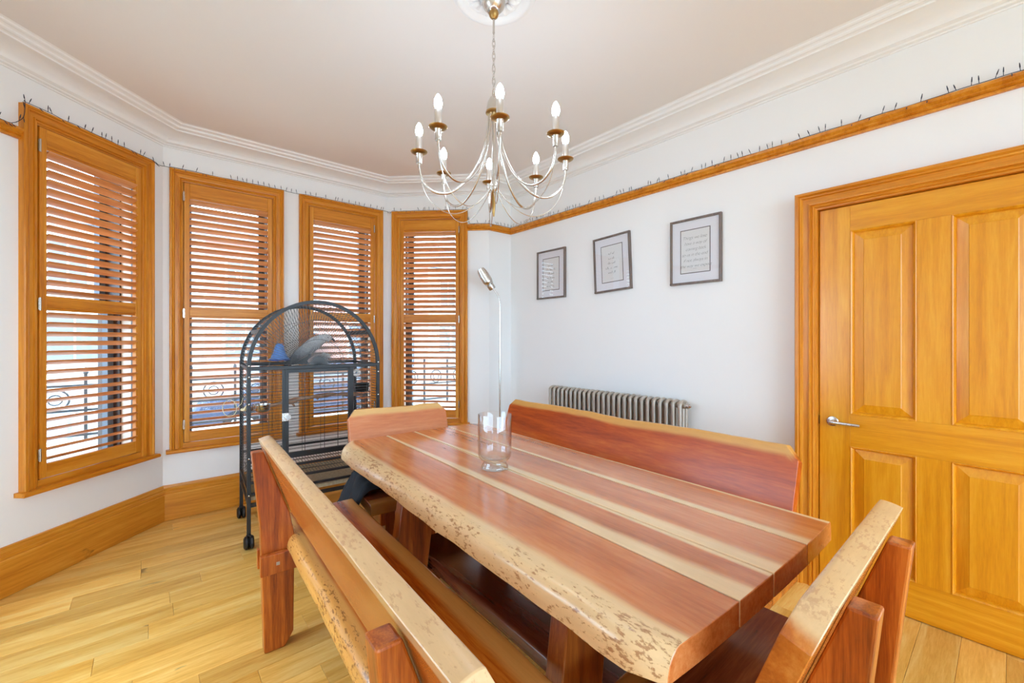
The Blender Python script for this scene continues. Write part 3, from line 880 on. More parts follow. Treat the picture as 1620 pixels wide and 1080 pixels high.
hb = MB(); hb.lathe([(0.0, Zh + 0.005), (0.034, Zh + 0.005), (0.035, Zh - 0.002), (0.024, Zh - 0.006), (0.0, Zh - 0.006)], 32); hb.build('hub_ring', M['gold'], ch, smooth=45)
sp_ = MB(); sp_.lathe([(0.0, Zh), (0.0055, Zh), (0.0055, Z(1.99)), (0.0, Z(1.99))], 12); sp_.build('centre_rod', M['nickel'], ch, smooth=50)
Zl = Z(1.965)
hb = MB(); hb.lathe([(0.0, Zl + 0.030), (0.010, Zl + 0.028), (0.016, Zl + 0.014), (0.018, Zl), (0.014, Zl - 0.012), (0.008, Zl - 0.018), (0.0, Zl - 0.018)], 24); hb.build('lower_hub', M['nickel'], ch, smooth=45)
fn = MB(); fn.lathe([(0.0, Zl - 0.014), (0.007, Zl - 0.016), (0.0085, Zl - 0.030), (0.0085, Zl - 0.055), (0.007, Zl - 0.090), (0.003, Zl - 0.122), (0.0, Zl - 0.126)], 16); fn.build('finial', M['gold'], ch, smooth=45)
RC, ZP = 0.318, 2.098
def bez(p, n):
    out = []
    for i in range(n + 1):
        t = i / n; q = [Vector(a) for a in p]
        while len(q) > 1: q = [q[j].lerp(q[j + 1], t) for j in range(len(q) - 1)]
        out.append(q[0])
    return out
def crom(p, n):
    p = [Vector(a) for a in p]; p = [p[0] * 2 - p[1]] + p + [p[-1] * 2 - p[-2]]; out = []
    for i in range(1, len(p) - 2):
        for k in range(n):
            t = k / n; a, b, c, d = p[i - 1:i + 3]
            out.append(0.5 * ((2 * b) + (c - a) * t + (2 * a - 5 * b + 4 * c - d) * t * t + (3 * b - a - 3 * c + d) * t ** 3))
    out.append(p[-2]); return out
arm_pts = crom([(0.018, 0, Zh), (0.028, 0, Z(2.20)), (0.060, 0, Z(2.09)), (0.115, 0, Z(1.995)), (0.185, 0, Z(1.938)), (0.250, 0, Z(1.936)), (0.298, 0, Z(1.975)), (0.316, 0, Z(2.03)), (RC, 0, Z(2.062))], 6)
am = MB(); am.tube(arm_pts, 0.0052, 8); arm_me = am.mesh('arm'); arm_me.materials.append(M['nickel'])
thin_pts = crom([(0.014, 0, Z(1.972)), (0.045, 0, Z(1.925)), (0.095, 0, Z(1.878)), (0.150, 0, Z(1.850)), (0.205, 0, Z(1.852)), (0.262, 0, Z(1.890)), (0.300, 0, Z(1.955)), (0.320, 0, Z(2.062))], 6)
tm = MB(); tm.tube(thin_pts, 0.0019, 6); thin_me = tm.mesh('thin_arm'); thin_me.materials.append(M['nickel'])
cu = MB(); cu.lathe([(0.0, -0.042), (0.0115, -0.042), (0.0125, -0.036), (0.0120, -0.004), (0.016, 0.0), (0.0, 0.0)], 20); cup_me = cu.mesh('candle_cup'); cup_me.materials.append(M['nickel'])
pn = MB(); pn.lathe([(0.0, -0.002), (0.022, -0.001), (0.033, 0.004), (0.0355, 0.008), (0.0345, 0.0085), (0.030, 0.005), (0.0, 0.001)], 28); pan_me = pn.mesh('drip_pan'); pan_me.materials.append(M['gold'])
sl_ = MB(); sl_.lathe([(0.0, 0.001), (0.0135, 0.001), (0.0135, 0.072), (0.0115, 0.074), (0.0, 0.074)], 20); sleeve_me = sl_.mesh('candle_sleeve'); sleeve_me.materials.append(M['candle'])
bu = MB(); bu.lathe([(0.0, 0.072), (0.0095, 0.073), (0.0118, 0.079), (0.0148, 0.089), (0.0154, 0.098), (0.0132, 0.111), (0.0085, 0.122), (0.0035, 0.130), (0.0, 0.132)], 16); bulb_me = bu.mesh('bulb'); bulb_me.materials.append(M['bulb'])
for me in (arm_me, thin_me, cup_me, pan_me, sleeve_me, bulb_me): me.polygons.foreach_set('use_smooth', [True] * len(me.polygons)); me.set_sharp_from_angle(angle=R(55))
for k in range(8):
    a = 2 * PI * k / 8
    px_, py_ = RC * math.cos(a), RC * math.sin(a)
    share('arm', arm_me, ch, (0, 0, 0), (0, 0, a)); share('thin_arm', thin_me, ch, (0, 0, 0), (0, 0, a))
    share('candle_cup', cup_me, ch, (px_, py_, Z(ZP))); share('drip_pan', pan_me, ch, (px_, py_, Z(ZP)))
    so = share('candle_sleeve', sleeve_me, ch, (px_, py_, Z(ZP)))
    share('bulb', bulb_me, so)

# ---------------------------------------------------------------- radiator
rad = tag(empty('column_radiator', (2.665, 1.985, 0), R(-90)), 'pewter grey column radiator on the white wall behind the long bench', 'radiator')
se = MB()
ZT, ZB = 0.905, 0.165
for yy in (-0.040, 0.0, 0.040):
    se.tube([(0, yy, ZB + 0.02), (0, yy, ZT - 0.02)], 0.0135, 10)
for zz, sg in ((ZT - 0.03, 1), (ZB + 0.03, -1)):
    arc = [(0, 0.040 * math.cos(t) * 1.0, zz + sg * 0.022 * math.sin(t)) for t in [PI * q / 10 for q in range(11)]]
    arc = [(0, 0.040, zz - sg * 0.02)] + arc + [(0, -0.040, zz - sg * 0.02)]
    se.tube(arc, 0.0140, 10)
    se.tube([(-0.0235, 0, zz - sg * 0.002), (0.0235, 0, zz - sg * 0.002)], 0.020, 12)
sec_me = se.mesh('radiator_section'); sec_me.materials.append(M['radiator']); sec_me.polygons.foreach_set('use_smooth', [True] * len(sec_me.polygons)); sec_me.set_sharp_from_angle(angle=R(50))
NS = 26; PT = 1.222 / NS
for k in range(NS): share('section', sec_me, rad, (-0.611 + PT * (k + 0.5), 0, 0))
vv = MB(); vv.tube([(0.61, 0, ZT - 0.034), (0.632, 0, ZT - 0.034)], 0.016, 10); vv.tube([(0.632, 0, ZT - 0.034), (0.644, 0, ZT - 0.034)], [0.012, 0.006], 8); vv.build('bleed_plug', M['chrome'], rad, smooth=40)
vv = MB(); vv.tube([(0.611, 0, 0.197), (0.655, 0, 0.197), (0.655, 0, 0.15), (0.655, 0, 0.002)], 0.008, 8); vv.tube([(0.655, 0, 0.19), (0.655, 0, 0.26)], [0.012, 0.017], 12); vv.build('valve', M['chrome'], rad, smooth=40)
for xx in (-0.587, 0.587):
    MB().box(xx - 0.012, xx + 0.012, -0.055, 0.055, 0.002, 0.16).build('foot', M['radiator'], rad, bevel=0.004)

# ---------------------------------------------------------------- framed prints
def glyph_mesh(text, size):
    cu_ = bpy.data.curves.new('lettering', 'FONT')
    cu_.body = text; cu_.size = size; cu_.shear = 0.35; cu_.align_x = 'CENTER'; cu_.offset = -0.0006; cu_.space_character = 0.92
    ob = bpy.data.objects.new('lettering', cu_); COL.objects.link(ob)
    dg = bpy.context.evaluated_depsgraph_get()
    me = bpy.data.meshes.new_from_object(ob.evaluated_get(dg))
    bpy.data.objects.remove(ob)
    return me
def scribble(seed, words):
    """a line of loopy handwriting too faint to read"""
    rng = random.Random(seed); pts_all = []; x = 0.0
    for wd in range(words):
        n = rng.choice([3, 4, 5, 6]); pts = []
        for l in range(n):
            h = rng.choice([0.006, 0.006, 0.007, 0.014]); dn = -rng.choice([0, 0, 0, 0.007])
            for q in range(9):
                a = q / 8 * 2 * PI
                pts.append((x + 0.0045 * q / 8 + 0.0022 * math.sin(a), h * 0.5 * (1 - math.cos(a)) + dn * max(0, math.sin(a / 2))))
            x += 0.0052
        pts_all.append(pts); x += 0.008
    return [[(p[0] - x / 2 + 0.3 * p[1], p[1]) for p in pts] for pts in pts_all]
def picture(label, y_c, z_c, tilt, lines, seed, w_=0.345, h_=0.437):
    t = tag(empty('framed_print', (W, y_c, z_c), 0), label, 'picture', 'framed prints on the right wall')
    t.rotation_euler = Matrix.Rotation(R(-90), 3, 'Z').to_euler()
    t.rotation_euler = (Matrix.Rotation(R(-90), 3, 'Z') @ Matrix.Rotation(tilt, 3, 'Y')).to_euler()
    fr = frame_sweep([(-w_ / 2, -h_ / 2), (-w_ / 2, h_ / 2), (w_ / 2, h_ / 2), (w_ / 2, -h_ / 2), (-w_ / 2, -h_ / 2)], [(0, 0.002), (0, 0.022), (0.002, 0.024), (0.013, 0.024), (0.014, 0.022), (0.014, 0.002)])
    fr.build('frame', M['frame'], t)
    MB().box(-w_ / 2 + 0.01, w_ / 2 - 0.01, -0.012, -0.003, -h_ / 2 + 0.01, h_ / 2 - 0.01).build('mount', M['mat_board'], t)
    iw, ih = w_ * 0.295, h_ * 0.335
    frame_sweep([(-iw, -ih), (-iw, ih), (iw, ih), (iw, -ih), (-iw, -ih)], [(0, 0.012), (0, 0.0132), (0.005, 0.0132), (0.005, 0.012)]).build('slip', M['slip'], t)
    pr = MB().box(-iw + 0.004, iw - 0.004, -0.0126, -0.012, -ih + 0.004, ih - 0.004).build('print', M['paper'], t)
    if lines:
        for k, ln in enumerate(lines):
            me = glyph_mesh(ln, 0.030)
            me.materials.clear(); me.materials.append(M['ink'])
            zz = ih * 0.62 - k * 0.0375
            share('lettering', me, pr, (0.004 * (k % 3) - 0.004, -0.0129, zz - 0.01), (R(90), 0, 0))
    else:
        rng = random.Random(seed)
        n = 6 if seed == 1 else 5
        for k in range(n):
            mb = MB(); zz = ih * 0.5 - k * 0.037
            for pts in scribble(seed * 10 + k, rng.choice([2, 3, 3])):
                mb.tube([(p[0] * 1.25, -0.0129, zz + p[1] * 1.15) for p in pts], 0.0005, 4)
            mb.build('lettering', M['ink'], pr)
    mb = MB(); mb.box(-0.014, 0.014, -0.0129, -0.0126, -ih * 0.80, -ih * 0.795); mb.build('signature', M['ink'], pr)
    MB().box(-w_ / 2 + 0.012, w_ / 2 - 0.012, -0.0195, -0.018, -h_ / 2 + 0.012, h_ / 2 - 0.012).build('glazing', M['pane'], t)
    return t
picture('framed handwritten print hanging farthest from the door', 2.680, 1.893, 0.0, None, 1, w_=0.350)
picture('framed handwritten print hanging crooked between the other two', 2.018, 1.900, R(-2.6), None, 2)
picture('framed handwritten print hanging nearest the door', 1.354, 1.894, 0.0, ['Things we lose', 'have a way of', 'coming back', 'to us in the end', 'if not always in', 'the way we expect'], 3)

# ---------------------------------------------------------------- floor lamp
LX, LY = 2.44, 3.035
fl = tag(empty('floor_lamp', (LX, LY, 0), R(-YAW)), 'slim chrome floor lamp with a bent neck standing in the corner', 'floor lamp')
mb = MB(); mb.lathe([(0.0, 0.0), (0.118, 0.0), (0.120, 0.006), (0.112, 0.014), (0.030, 0.020), (0.010, 0.030), (0.0, 0.030)], 40); mb.build('base', M['chrome'], fl, smooth=40)
mb = MB(); mb.tube([(0, 0, 0.02), (0, 0, 1.10)], 0.0085, 12); mb.tube([(0, 0, 1.095), (0, 0, 1.11)], 0.0105, 12); mb.tube([(0, 0, 1.10), (0, 0, 1.58)], 0.0070, 12); mb.build('pole', M['chrome'], fl, smooth=50)
neck = crom([(0, 0, 1.575), (-0.002, 0, 1.64), (-0.016, 0, 1.70), (-0.042, 0, 1.745), (-0.064, 0, 1.770)], 6)
mb = MB(); mb.tube(neck, 0.0058, 10); mb.build('neck', M['chrome'], fl, smooth=60)
hd_o = empty('head_pivot')
ax = Vector((-0.115, -0.02, 0.185)).normalized()
rot = ax.to_track_quat('Z', 'Y').to_matrix().to_4x4()
bpy.data.objects.remove(hd_o)
Mh = Matrix.Translation((-0.066, 0, 1.765)) @ rot
mb = MB(); mb.lathe([(0.0, 0.0), (0.030, 0.0), (0.034, 0.008), (0.034, 0.046), (0.030, 0.050), (0.0, 0.050)], 24, (0, 0, 0), Mh); mb.build('lamp_socket', M['chrome'], fl, smooth=40)
mb = MB()
ring = 14
hp = []
for (yy, hw) in ((0.050, 0.036), (0.09, 0.046), (0.14, 0.047), (0.19, 0.042), (0.215, 0.032)):
    for k in range(ring + 1):
        a = PI * k / ring
        hp.append((yy, hw * math.cos(a), 0.034 * math.sin(a)))
V = []
for (q, x_, d_) in hp: V.append(Mh @ Vector((x_ if False else d_ * 0.9, x_, q)))
nr = ring + 1
Fs = [(i * nr + k, i * nr + k + 1, (i + 1) * nr + k + 1, (i + 1) * nr + k) for i in range(4) for k in range(ring)] + [tuple(4 * nr + k for k in range(nr))]
mb.add(V, Fs)
hdo = mb.build('lamp_shade', M['chrome'], fl, smooth=60)
sm = hdo.modifiers.new('thick', 'SOLIDIFY'); sm.thickness = 0.002
mb = MB(); mb.lathe([(0.0, 0.05), (0.012, 0.052), (0.013, 0.085), (0.021, 0.110), (0.024, 0.135), (0.016, 0.155), (0.0, 0.162)], 18, (0, 0, 0), Mh)
M['opal'] = plain('unlit_bulb_glass', (238, 234, 224), 0.25)
mb.build('bulb', M['opal'], fl, smooth=60)

# ---------------------------------------------------------------- string of fairy lights along the rail and window heads
wr = random.Random(5)
path = []
def wl(i, s, o, z):
    a, u, nin, Ln = seg_frame(i); p = a + u * s + nin * o
    return Vector((p.x, p.y, z))
zr = RAIL_Z + 0.060; zw = 2.5515
path += [wl(1, 0.05, 0.022, zr), wl(1, 0.24, 0.022, zr), wl(2, 0.06, 0.024, zr), wl(2, 0.115, 0.024, zr + 0.002), wl(2, 0.150, 0.036, zr + 0.04), wl(2, 0.158, 0.040, zw - 0.06), wl(2, 0.160, 0.040, zw)]
def along(i, s0, s1, o, z, n):
    for k in range(n + 1):
        path.append(wl(i, s0 + (s1 - s0) * k / n, o + wr.uniform(-0.004, 0.004), z + wr.uniform(-0.001, 0.004)))
along(2, 0.17, 0.533 + 0.372, 0.026, zw, 12)
along(2, 0.93, 0.97, 0.010, zw - 0.004, 1)
along(3, 0.02, 0.478 - XL - 0.372, 0.010, zw - 0.002, 1)
along(3, 0.478 - XL - 0.36, 0.478 - XL + 0.37, 0.024, zw, 12)
along(3, 0.478 - XL + 0.39, 1.342 - XL - 0.39, 0.014, zw - 0.004, 2)
along(3, 1.342 - XL - 0.36, 1.342 - XL + 0.37, 0.024, zw, 12)
along(4, 0.02, 0.04, 0.012, zw - 0.002, 1)
along(4, 0.06, 0.4221 + 0.36, 0.024, zw, 12)
path += [wl(4, 0.4221 + 0.376, 0.034, zw - 0.02), wl(4, 0.4221 + 0.382, 0.036, zw - 0.09), wl(4, 0.4221 + 0.392, 0.032, zr + 0.01)]
along(4, 0.4221 + 0.41, 0.985, 0.022, zr, 3)
along(5, 0.02, 0.255, 0.022, zr, 4)
along(6, 0.02, 3.60, 0.022, zr, 52)
smooth_path = crom(path, 3)
sl = tag(empty('string_lights', tuple(smooth_path[0]), 0), 'dark string of tiny fairy lights draped along the window tops and picture rail', 'string lights')
org = smooth_path[0]
mb = MB(); mb.tube([p - org for p in smooth_path], 0.0016, 5); mb.build('cable', M['cable'], sl, smooth=80)
bb = MB(); bb.tube([(0, 0, 0), (0, 0, 0.016)], 0.0013, 5); bb.tube([(0, 0, 0.014), (0, 0, 0.022), (0, 0, 0.034)], [0.0022, 0.0022, 0.0012], 6)
bulb2 = bb.mesh('fairy_bulb'); bulb2.materials.append(M['cable'])
acc = 0.0; nxt = 0.03; cnt = 0
for i in range(1, len(smooth_path)):
    d = (smooth_path[i] - smooth_path[i - 1]).length
    acc += d
    if acc > nxt and cnt < 230:
        nxt += wr.choice([0.028, 0.034, 0.04, 0.05])
        t = (smooth_path[i] - smooth_path[i - 1]).normalized()
        up_ = wr.random() > 0.28
        ax_ = Vector((wr.uniform(-.35, .35), wr.uniform(-.35, .35), 1)) if up_ else Vector((t.y, -t.x, -0.9))
        ob = share('fairy_bulb', bulb2, sl, tuple(smooth_path[i] - org))
        ob.rotation_euler = ax_.to_track_quat('Z', 'Y').to_euler(); cnt += 1

# ---------------------------------------------------------------- bird cage (local frame: x along the front, y into the bay, origin front left foot)
CG_ROT = R(-4.0)
CGX, CGY = 0.470, 3.095
cage = tag(empty('bird_cage', (CGX, CGY, 0), CG_ROT), 'black metal dome top bird cage on castors in front of the bay windows', 'bird cage')
CW, CD, CT, CR = 0.815, 0.575, 1.122, 0.440        # width, depth, shoulder height, rise of the dome
BW = 0.013
def bar(mb, p, q, w_=BW, t_=None):
    """square bar between two points"""
    p, q = Vector(p), Vector(q); d = (q - p).normalized()
    a_ = Vector((0, 0, 1)) if abs(d.z) < 0.9 else Vector((1, 0, 0))
    s_ = d.cross(a_).normalized(); u_ = s_.cross(d)
    h1, h2 = w_ / 2, (t_ or w_) / 2
    V = [c + s_ * x_ * h1 + u_ * y_ * h2 for c in (p, q) for x_, y_ in ((-1, -1), (1, -1), (1, 1), (-1, 1))]
    return mb.add(V, [(0, 1, 2, 3), (7, 6, 5, 4)] + [(k, 4 + k, 4 + (k + 1) % 4, (k + 1) % 4) for k in range(4)])
def dome(t, inset=0.0):      # t 0..1 from left shoulder over the top to the right shoulder
    a = PI * (1 - t)
    return CW / 2 + (CW / 2 - inset) * math.cos(a), CT + (CR - inset) * math.sin(a)
for yy in (0.0, CD):
    for xx in (0.0, CW):
        bar(MB(), (xx, yy, 0.095), (xx, yy, CT), 0.022).build('corner_post', M['black_metal'], cage, bevel=0.002)
    mb = MB(); n = 28
    for k in range(n):
        (x0, z0), (x1, z1) = dome(k / n), dome((k + 1) / n)
        dx, dz = x1 - x0, z1 - z0; l = math.hypot(dx, dz)
        bar(mb, (x0 - dx * 0.02, yy, z0 - dz * 0.02), (x1 + dx * 0.02, yy, z1 + dz * 0.02), 0.022)
    mb.build('dome_hoop', M['black_metal'], cage)
    bar(MB(), (0.011, yy, CT), (CW - 0.011, yy, CT), 0.022, 0.024).build('shoulder_bar', M['black_metal'], cage, bevel=0.002)
    for zz in (0.265, 0.335, 0.405, 0.480, 0.535) if yy == 0 else (0.265, 0.480):
        bar(MB(), (0.011, yy, zz), (CW - 0.011, yy, zz), 0.014, 0.016 if zz > 0.27 else 0.024).build('lower_bar', M['black_metal'], cage)
for xx in (0.0, CW):
    for zz in (0.265, 0.345, CT):
        bar(MB(), (xx, 0.011, zz), (xx, CD - 0.011, zz), 0.014, 0.018).build('side_bar', M['black_metal'], cage)
for t in (0.18, 0.82):
    x_, z_ = dome(t); bar(MB(), (x_, 0, z_), (x_, CD, z_), 0.012, 0.03).build('roof_strap', M['black_metal'], cage)
# door in the front
DXa, DXb, DZa, DZb = 0.212, 0.610, 0.545, 1.108
for xx in (DXa - 0.016, DXb + 0.016):
    bar(MB(), (xx, -0.002, 0.545), (xx, -0.002, CT - 0.012), 0.020).build('door_post', M['black_metal'], cage)
dm = MB()
for p, q in (((DXa, -0.008, DZa), (DXa, -0.008, DZb)), ((DXb, -0.008, DZa), (DXb, -0.008, DZb)), ((DXa, -0.008, DZa + 0.008), (DXb, -0.008, DZa + 0.008)), ((DXa, -0.008, DZb - 0.008), (DXb, -0.008, DZb - 0.008))):
    bar(dm, p, q, 0.020, 0.020)
dro = dm.build('door', M['black_metal'], cage)
wm = MB()
for k in range(1, 28):
    zz = DZa + (DZb - DZa) * k / 28; bar(wm, (DXa, -0.008, zz), (DXb, -0.008, zz), 0.0027)
for f in (0.27, 0.58, 0.80): bar(wm, (DXa + (DXb - DXa) * f, -0.010, DZa), (DXa + (DXb - DXa) * f, -0.010, DZb), 0.0028)
o = wm.build('door_wires', M['wire'], dro); o['kind'] = 'stuff'
lt = MB(); lt.tube([(DXa + 0.004, -0.03, 0.80), (DXa + 0.004, -0.012, 0.80)], 0.020, 16); lt.box(DXa - 0.03, DXa + 0.01, -0.022, -0.016, 0.775, 0.828); lt.build('door_latch', M['chrome'], dro, bevel=0.002)
# wire panels
wm = MB()
for k in range(0, 30):
    zz = 0.550 + (CT - 0.02 - 0.550) * k / 29
    bar(wm, (0, 0, zz), (DXa - 0.02, 0, zz), 0.0027); bar(wm, (DXb + 0.02, 0, zz), (CW, 0, zz), 0.0027)
for xx in (0.11, 0.735): bar(wm, (xx, 0.002, 0.54), (xx, 0.002, CT), 0.0024)
o = wm.build('front_wires', M['wire'], cage); o['kind'] = 'stuff'
wm = MB()
for k in range(0, 24):
    zz = 0.36 + (CT - 0.02 - 0.36) * k / 23; bar(wm, (0, CD, zz), (CW, CD, zz), 0.0022)
for k in range(1, 6): bar(wm, (CW * k / 6, CD, 0.28), (CW * k / 6, CD, CT), 0.0024)
o = wm.build('back_wires', M['wire'], cage); o['kind'] = 'stuff'
for xx in (0.0, CW):
    wm = MB()
    for k in range(0, 38):
        zz = 0.36 + (CT - 0.02 - 0.36) * k / 37; bar(wm, (xx, 0, zz), (xx, CD, zz), 0.0027)
    for k in (1, 2): bar(wm, (xx, CD * k / 3, 0.345), (xx, CD * k / 3, CT), 0.0024)
    o = wm.build('side_wires', M['wire'], cage); o['kind'] = 'stuff'
for yy in (0.0, CD):
    wm = MB(); cxx = CW / 2
    for k in range(1, 62):
        x_, z_ = dome(k / 62); bar(wm, (cxx + (x_ - cxx) * 0.03, yy, CT + (z_ - CT) * 0.03), (x_, yy, z_), 0.0026)
    for r_ in (0.42, 0.72):
        pts = [(cxx + (dome(k / 30)[0] - cxx) * r_, yy + 0.002, CT + (dome(k / 30)[1] - CT) * r_) for k in range(31)]
        for k in range(30): bar(wm, pts[k], pts[k + 1], 0.0026)
    o = wm.build('dome_wires', M['wire'], cage); o['kind'] = 'stuff'
wm = MB()
for k in range(1, 62):
    x_, z_ = dome(k / 62); bar(wm, (x_, 0, z_), (x_, CD, z_), 0.0026)
for yy in (CD * 0.33, CD * 0.67):
    for k in range(30): bar(wm, (*dome(k / 30)[:1], yy, dome(k / 30)[1]), (dome((k + 1) / 30)[0], yy, dome((k + 1) / 30)[1]), 0.0026)
o = wm.build('roof_wires', M['wire'], cage); o['kind'] = 'stuff'
# grate and tray
wm = MB()
for k in range(1, 40): bar(wm, (CW * k / 40, 0.01, 0.405), (CW * k / 40, CD - 0.01, 0.405), 0.0026)
for k in range(1, 4): bar(wm, (0.01, CD * k / 4, 0.402), (CW - 0.01, CD * k / 4, 0.402), 0.004)
o = wm.build('floor_grate', M['wire'], cage); o['kind'] = 'stuff'
M['tray'] = plain('seed_strewn_tray', (178, 164, 134), 0.8, bump=0.4, bump_scale=70, mottling=0.5)
tr = MB(); tr.box(0.015, CW - 0.015, 0.012, CD - 0.015, 0.292, 0.296)
for (x0, x1, y0, y1) in ((0.013, CW - 0.013, 0.010, 0.013), (0.013, CW - 0.013, CD - 0.016, CD - 0.013), (0.013, 0.016, 0.010, CD - 0.013), (CW - 0.016, CW - 0.013, 0.010, CD - 0.013)): tr.box(x0, x1, y0, y1, 0.292, 0.315)
tr.build('tray', M['tray'], cage)
# screws on the front posts
for xx in (0.0, CW):
    for zz in (0.33, 0.56, 0.90, 1.07, CT + 0.20 if False else 1.14):
        s_ = MB(); s_.lathe([(0.0, 0.0), (0.006, 0.0), (0.005, 0.003), (0.0, 0.004)], 10, (xx, -0.011, zz), Matrix.Rotation(R(90), 4, 'X')); s_.build('screw', M['chrome'], cage)
for (xx, yy) in ((0, 0), (CW, 0), (0, CD), (CW, CD)):
    cs = MB(); cs.tube([(xx, yy, 0.105), (xx, yy, 0.076)], 0.012, 10)
    cs.box(xx - 0.014, xx + 0.014, yy - 0.016, yy + 0.014, 0.060, 0.084)
    co = cs.build('castor', M['rubber'], cage, bevel=0.004)
    for dx in (-0.0145, 0.0145):
        wmx = MB(); wmx.lathe([(0.0, -0.014), (0.028, -0.014), (0.039, -0.007), (0.041, 0.004), (0.032, 0.012), (0.0, 0.014)], 20, (xx + dx, yy - 0.014, 0.0415), Matrix.Rotation(R(90), 4, 'Y'))
        wmx.build('wheel', M['rubber'], co, smooth=40)

def cg(x_, y_, z_):
    c_, s_ = math.cos(CG_ROT), math.sin(CG_ROT)
    return Vector((CGX + x_ * c_ - y_ * s_, CGY + x_ * s_ + y_ * c_, z_))
# things kept in the cage
M['branch'] = wood('bare_branch', ((120, 84, 62), (160, 122, 96), (196, 164, 140)), 'x', 40, 0.3, 0.7)
br = MB(); pr = random.Random(3); pts, rad_ = [], []
for k in range(25):
    t = k / 24
    pts.append((-0.385 + 0.77 * t, pr.uniform(-.004, .004) + 0.01 * math.sin(t * 7), 0.026 * math.sin(t * 4.5 - 1.4) + 0.012 * t + pr.uniform(-.003, .003)))
    rad_.append(0.0125 + 0.004 * math.sin(t * 23) + pr.uniform(0, .004))
br.tube(pts, rad_, 10); br.tube([(0.05, 0, 0.01), (0.07, -0.03, 0.03)], [0.009, 0.005], 8); br.tube([(-0.12, 0, 0.0), (-0.105, -0.02, -0.03)], [0.009, 0.006], 8)
tag(br.build('perch_branch', M['branch'], smooth=60, loc=tuple(cg(CW / 2, CD * 0.5, 0.855)), rot=(0, 0, CG_ROT)), 'knobbly bare branch fixed across the bird cage as a perch', 'perch')
pd = MB(); pd.tube([(-CW / 2 + 0.012, 0, 0), (CW / 2 - 0.012, 0, 0.006)], 0.010, 10)
tag(pd.build('perch_rod', M['stretcher'], smooth=60, loc=tuple(cg(CW / 2, 0.33, 1.100)), rot=(0, 0, CG_ROT)), 'straight dark perch rod high inside the bird cage under the parrot', 'perch')
M['blue'] = plain('blue_plastic', (96, 140, 206), 0.35)
bl = tag(empty('bell_toy', tuple(cg(0.215, 0.33, 1.160)), 0), 'blue bell shaped toy hanging in the dome of the bird cage', 'bird toy')
mb = MB(); mb.lathe([(0.0, 0.118), (0.018, 0.116), (0.026, 0.106), (0.032, 0.080), (0.040, 0.050), (0.054, 0.020), (0.066, 0.004), (0.068, 0.0), (0.062, 0.002), (0.050, 0.022), (0.036, 0.052), (0.026, 0.084), (0.0, 0.108)], 24); mb.build('bell', M['blue'], bl, smooth=60)
M['dblue'] = plain('dark_blue_rim', (42, 68, 140), 0.35)
mb = MB(); mb.lathe([(0.063, -0.004), (0.070, -0.004), (0.071, 0.006), (0.064, 0.006)], 24, closed=True); mb.build('rim', M['dblue'], bl, smooth=60)
mb = MB(); mb.tube([(0, 0, 0.116), (0, 0, 0.30)], 0.0015, 5); mb.build('hanger', M['wire'], bl)
# parrot: body is one surface swept along the spine from tail root to crown
def feather_mat():
    m, N, L, b = new_mat('grey_parrot_feathers')
    at = N.new('ShaderNodeAttribute'); at.attribute_name = 'sap'
    rp = N.new('ShaderNodeValToRGB'); e = rp.color_ramp.elements
    e[0].position = 0.0; e[0].color = lin((26, 27, 32)); e[1].position = 1.0; e[1].color = lin((214, 214, 214))
    m1 = e.new(0.30); m1.color = lin((58, 60, 66)); m2 = e.new(0.55); m2.color = lin((136, 138, 142))
    tc = N.new('ShaderNodeTexCoord'); nz = N.new('ShaderNodeTexVoronoi'); nz.inputs['Scale'].default_value = 70
    L.new(tc.outputs['Object'], nz.inputs['Vector'])
    ma = N.new('ShaderNodeMath'); ma.operation = 'MULTIPLY_ADD'; ma.inputs[1].default_value = -0.16
    L.new(nz.outputs['Distance'], ma.inputs[0]); L.new(at.outputs['Fac'], ma.inputs[2])
    L.new(ma.outputs[0], rp.inputs[0]); L.new(rp.outputs[0], b.inputs['Base Color']); b.inputs['Roughness'].default_value = 0.75
    return m
M['feather'] = feather_mat()
pb = cg(0.405, 0.33, 1.118)
par = tag(empty('parrot', tuple(pb), CG_ROT + R(-12)), 'grey parrot with black wing tips perched in the dome of the bird cage', 'parrot')
def skin(spine, radii, shade, n=14, flat=0.85):
    mb = MB(); mb.sap = []
    pts_ = crom(spine, 4); m_ = len(pts_)
    def interp(arr, i):
        f = i / (m_ - 1) * (len(arr) - 1); j = min(int(f), len(arr) - 2); return arr[j] + (arr[j + 1] - arr[j]) * (f - j)
    V = []
    for i, p in enumerate(pts_):
        a = pts_[max(0, i - 1)]; b = pts_[min(m_ - 1, i + 1)]; t = (b - a).normalized()
        s_ = Vector((0, 1, 0)); u_ = t.cross(s_).normalized()
        r_ = interp(radii, i)
        for k in range(n):
            an = 2 * PI * k / n; V.append(p + s_ * math.cos(an) * r_ * flat + u_ * math.sin(an) * r_); mb.sap.append(interp(shade, i))
    Fs = [(i * n + k, i * n + (k + 1) % n, (i + 1) * n + (k + 1) % n, (i + 1) * n + k) for i in range(m_ - 1) for k in range(n)] + [tuple(range(n)), tuple((m_ - 1) * n + k for k in range(n - 1, -1, -1))]
    mb.add(V, Fs); return mb
spine = [(-0.115, 0, 0.010), (-0.070, 0, 0.062), (-0.010, 0, 0.115), (0.045, 0, 0.160), (0.085, 0, 0.188), (0.118, 0, 0.200), (0.150, 0, 0.192), (0.160, 0, 0.186)]
skin(spine, [0.010, 0.034, 0.048, 0.050, 0.038, 0.033, 0.024, 0.006], [0.45, 0.62, 0.84, 0.96, 1.0, 1.08, 1.2, 1.2]).build('body', M['feather'], par, smooth=80)
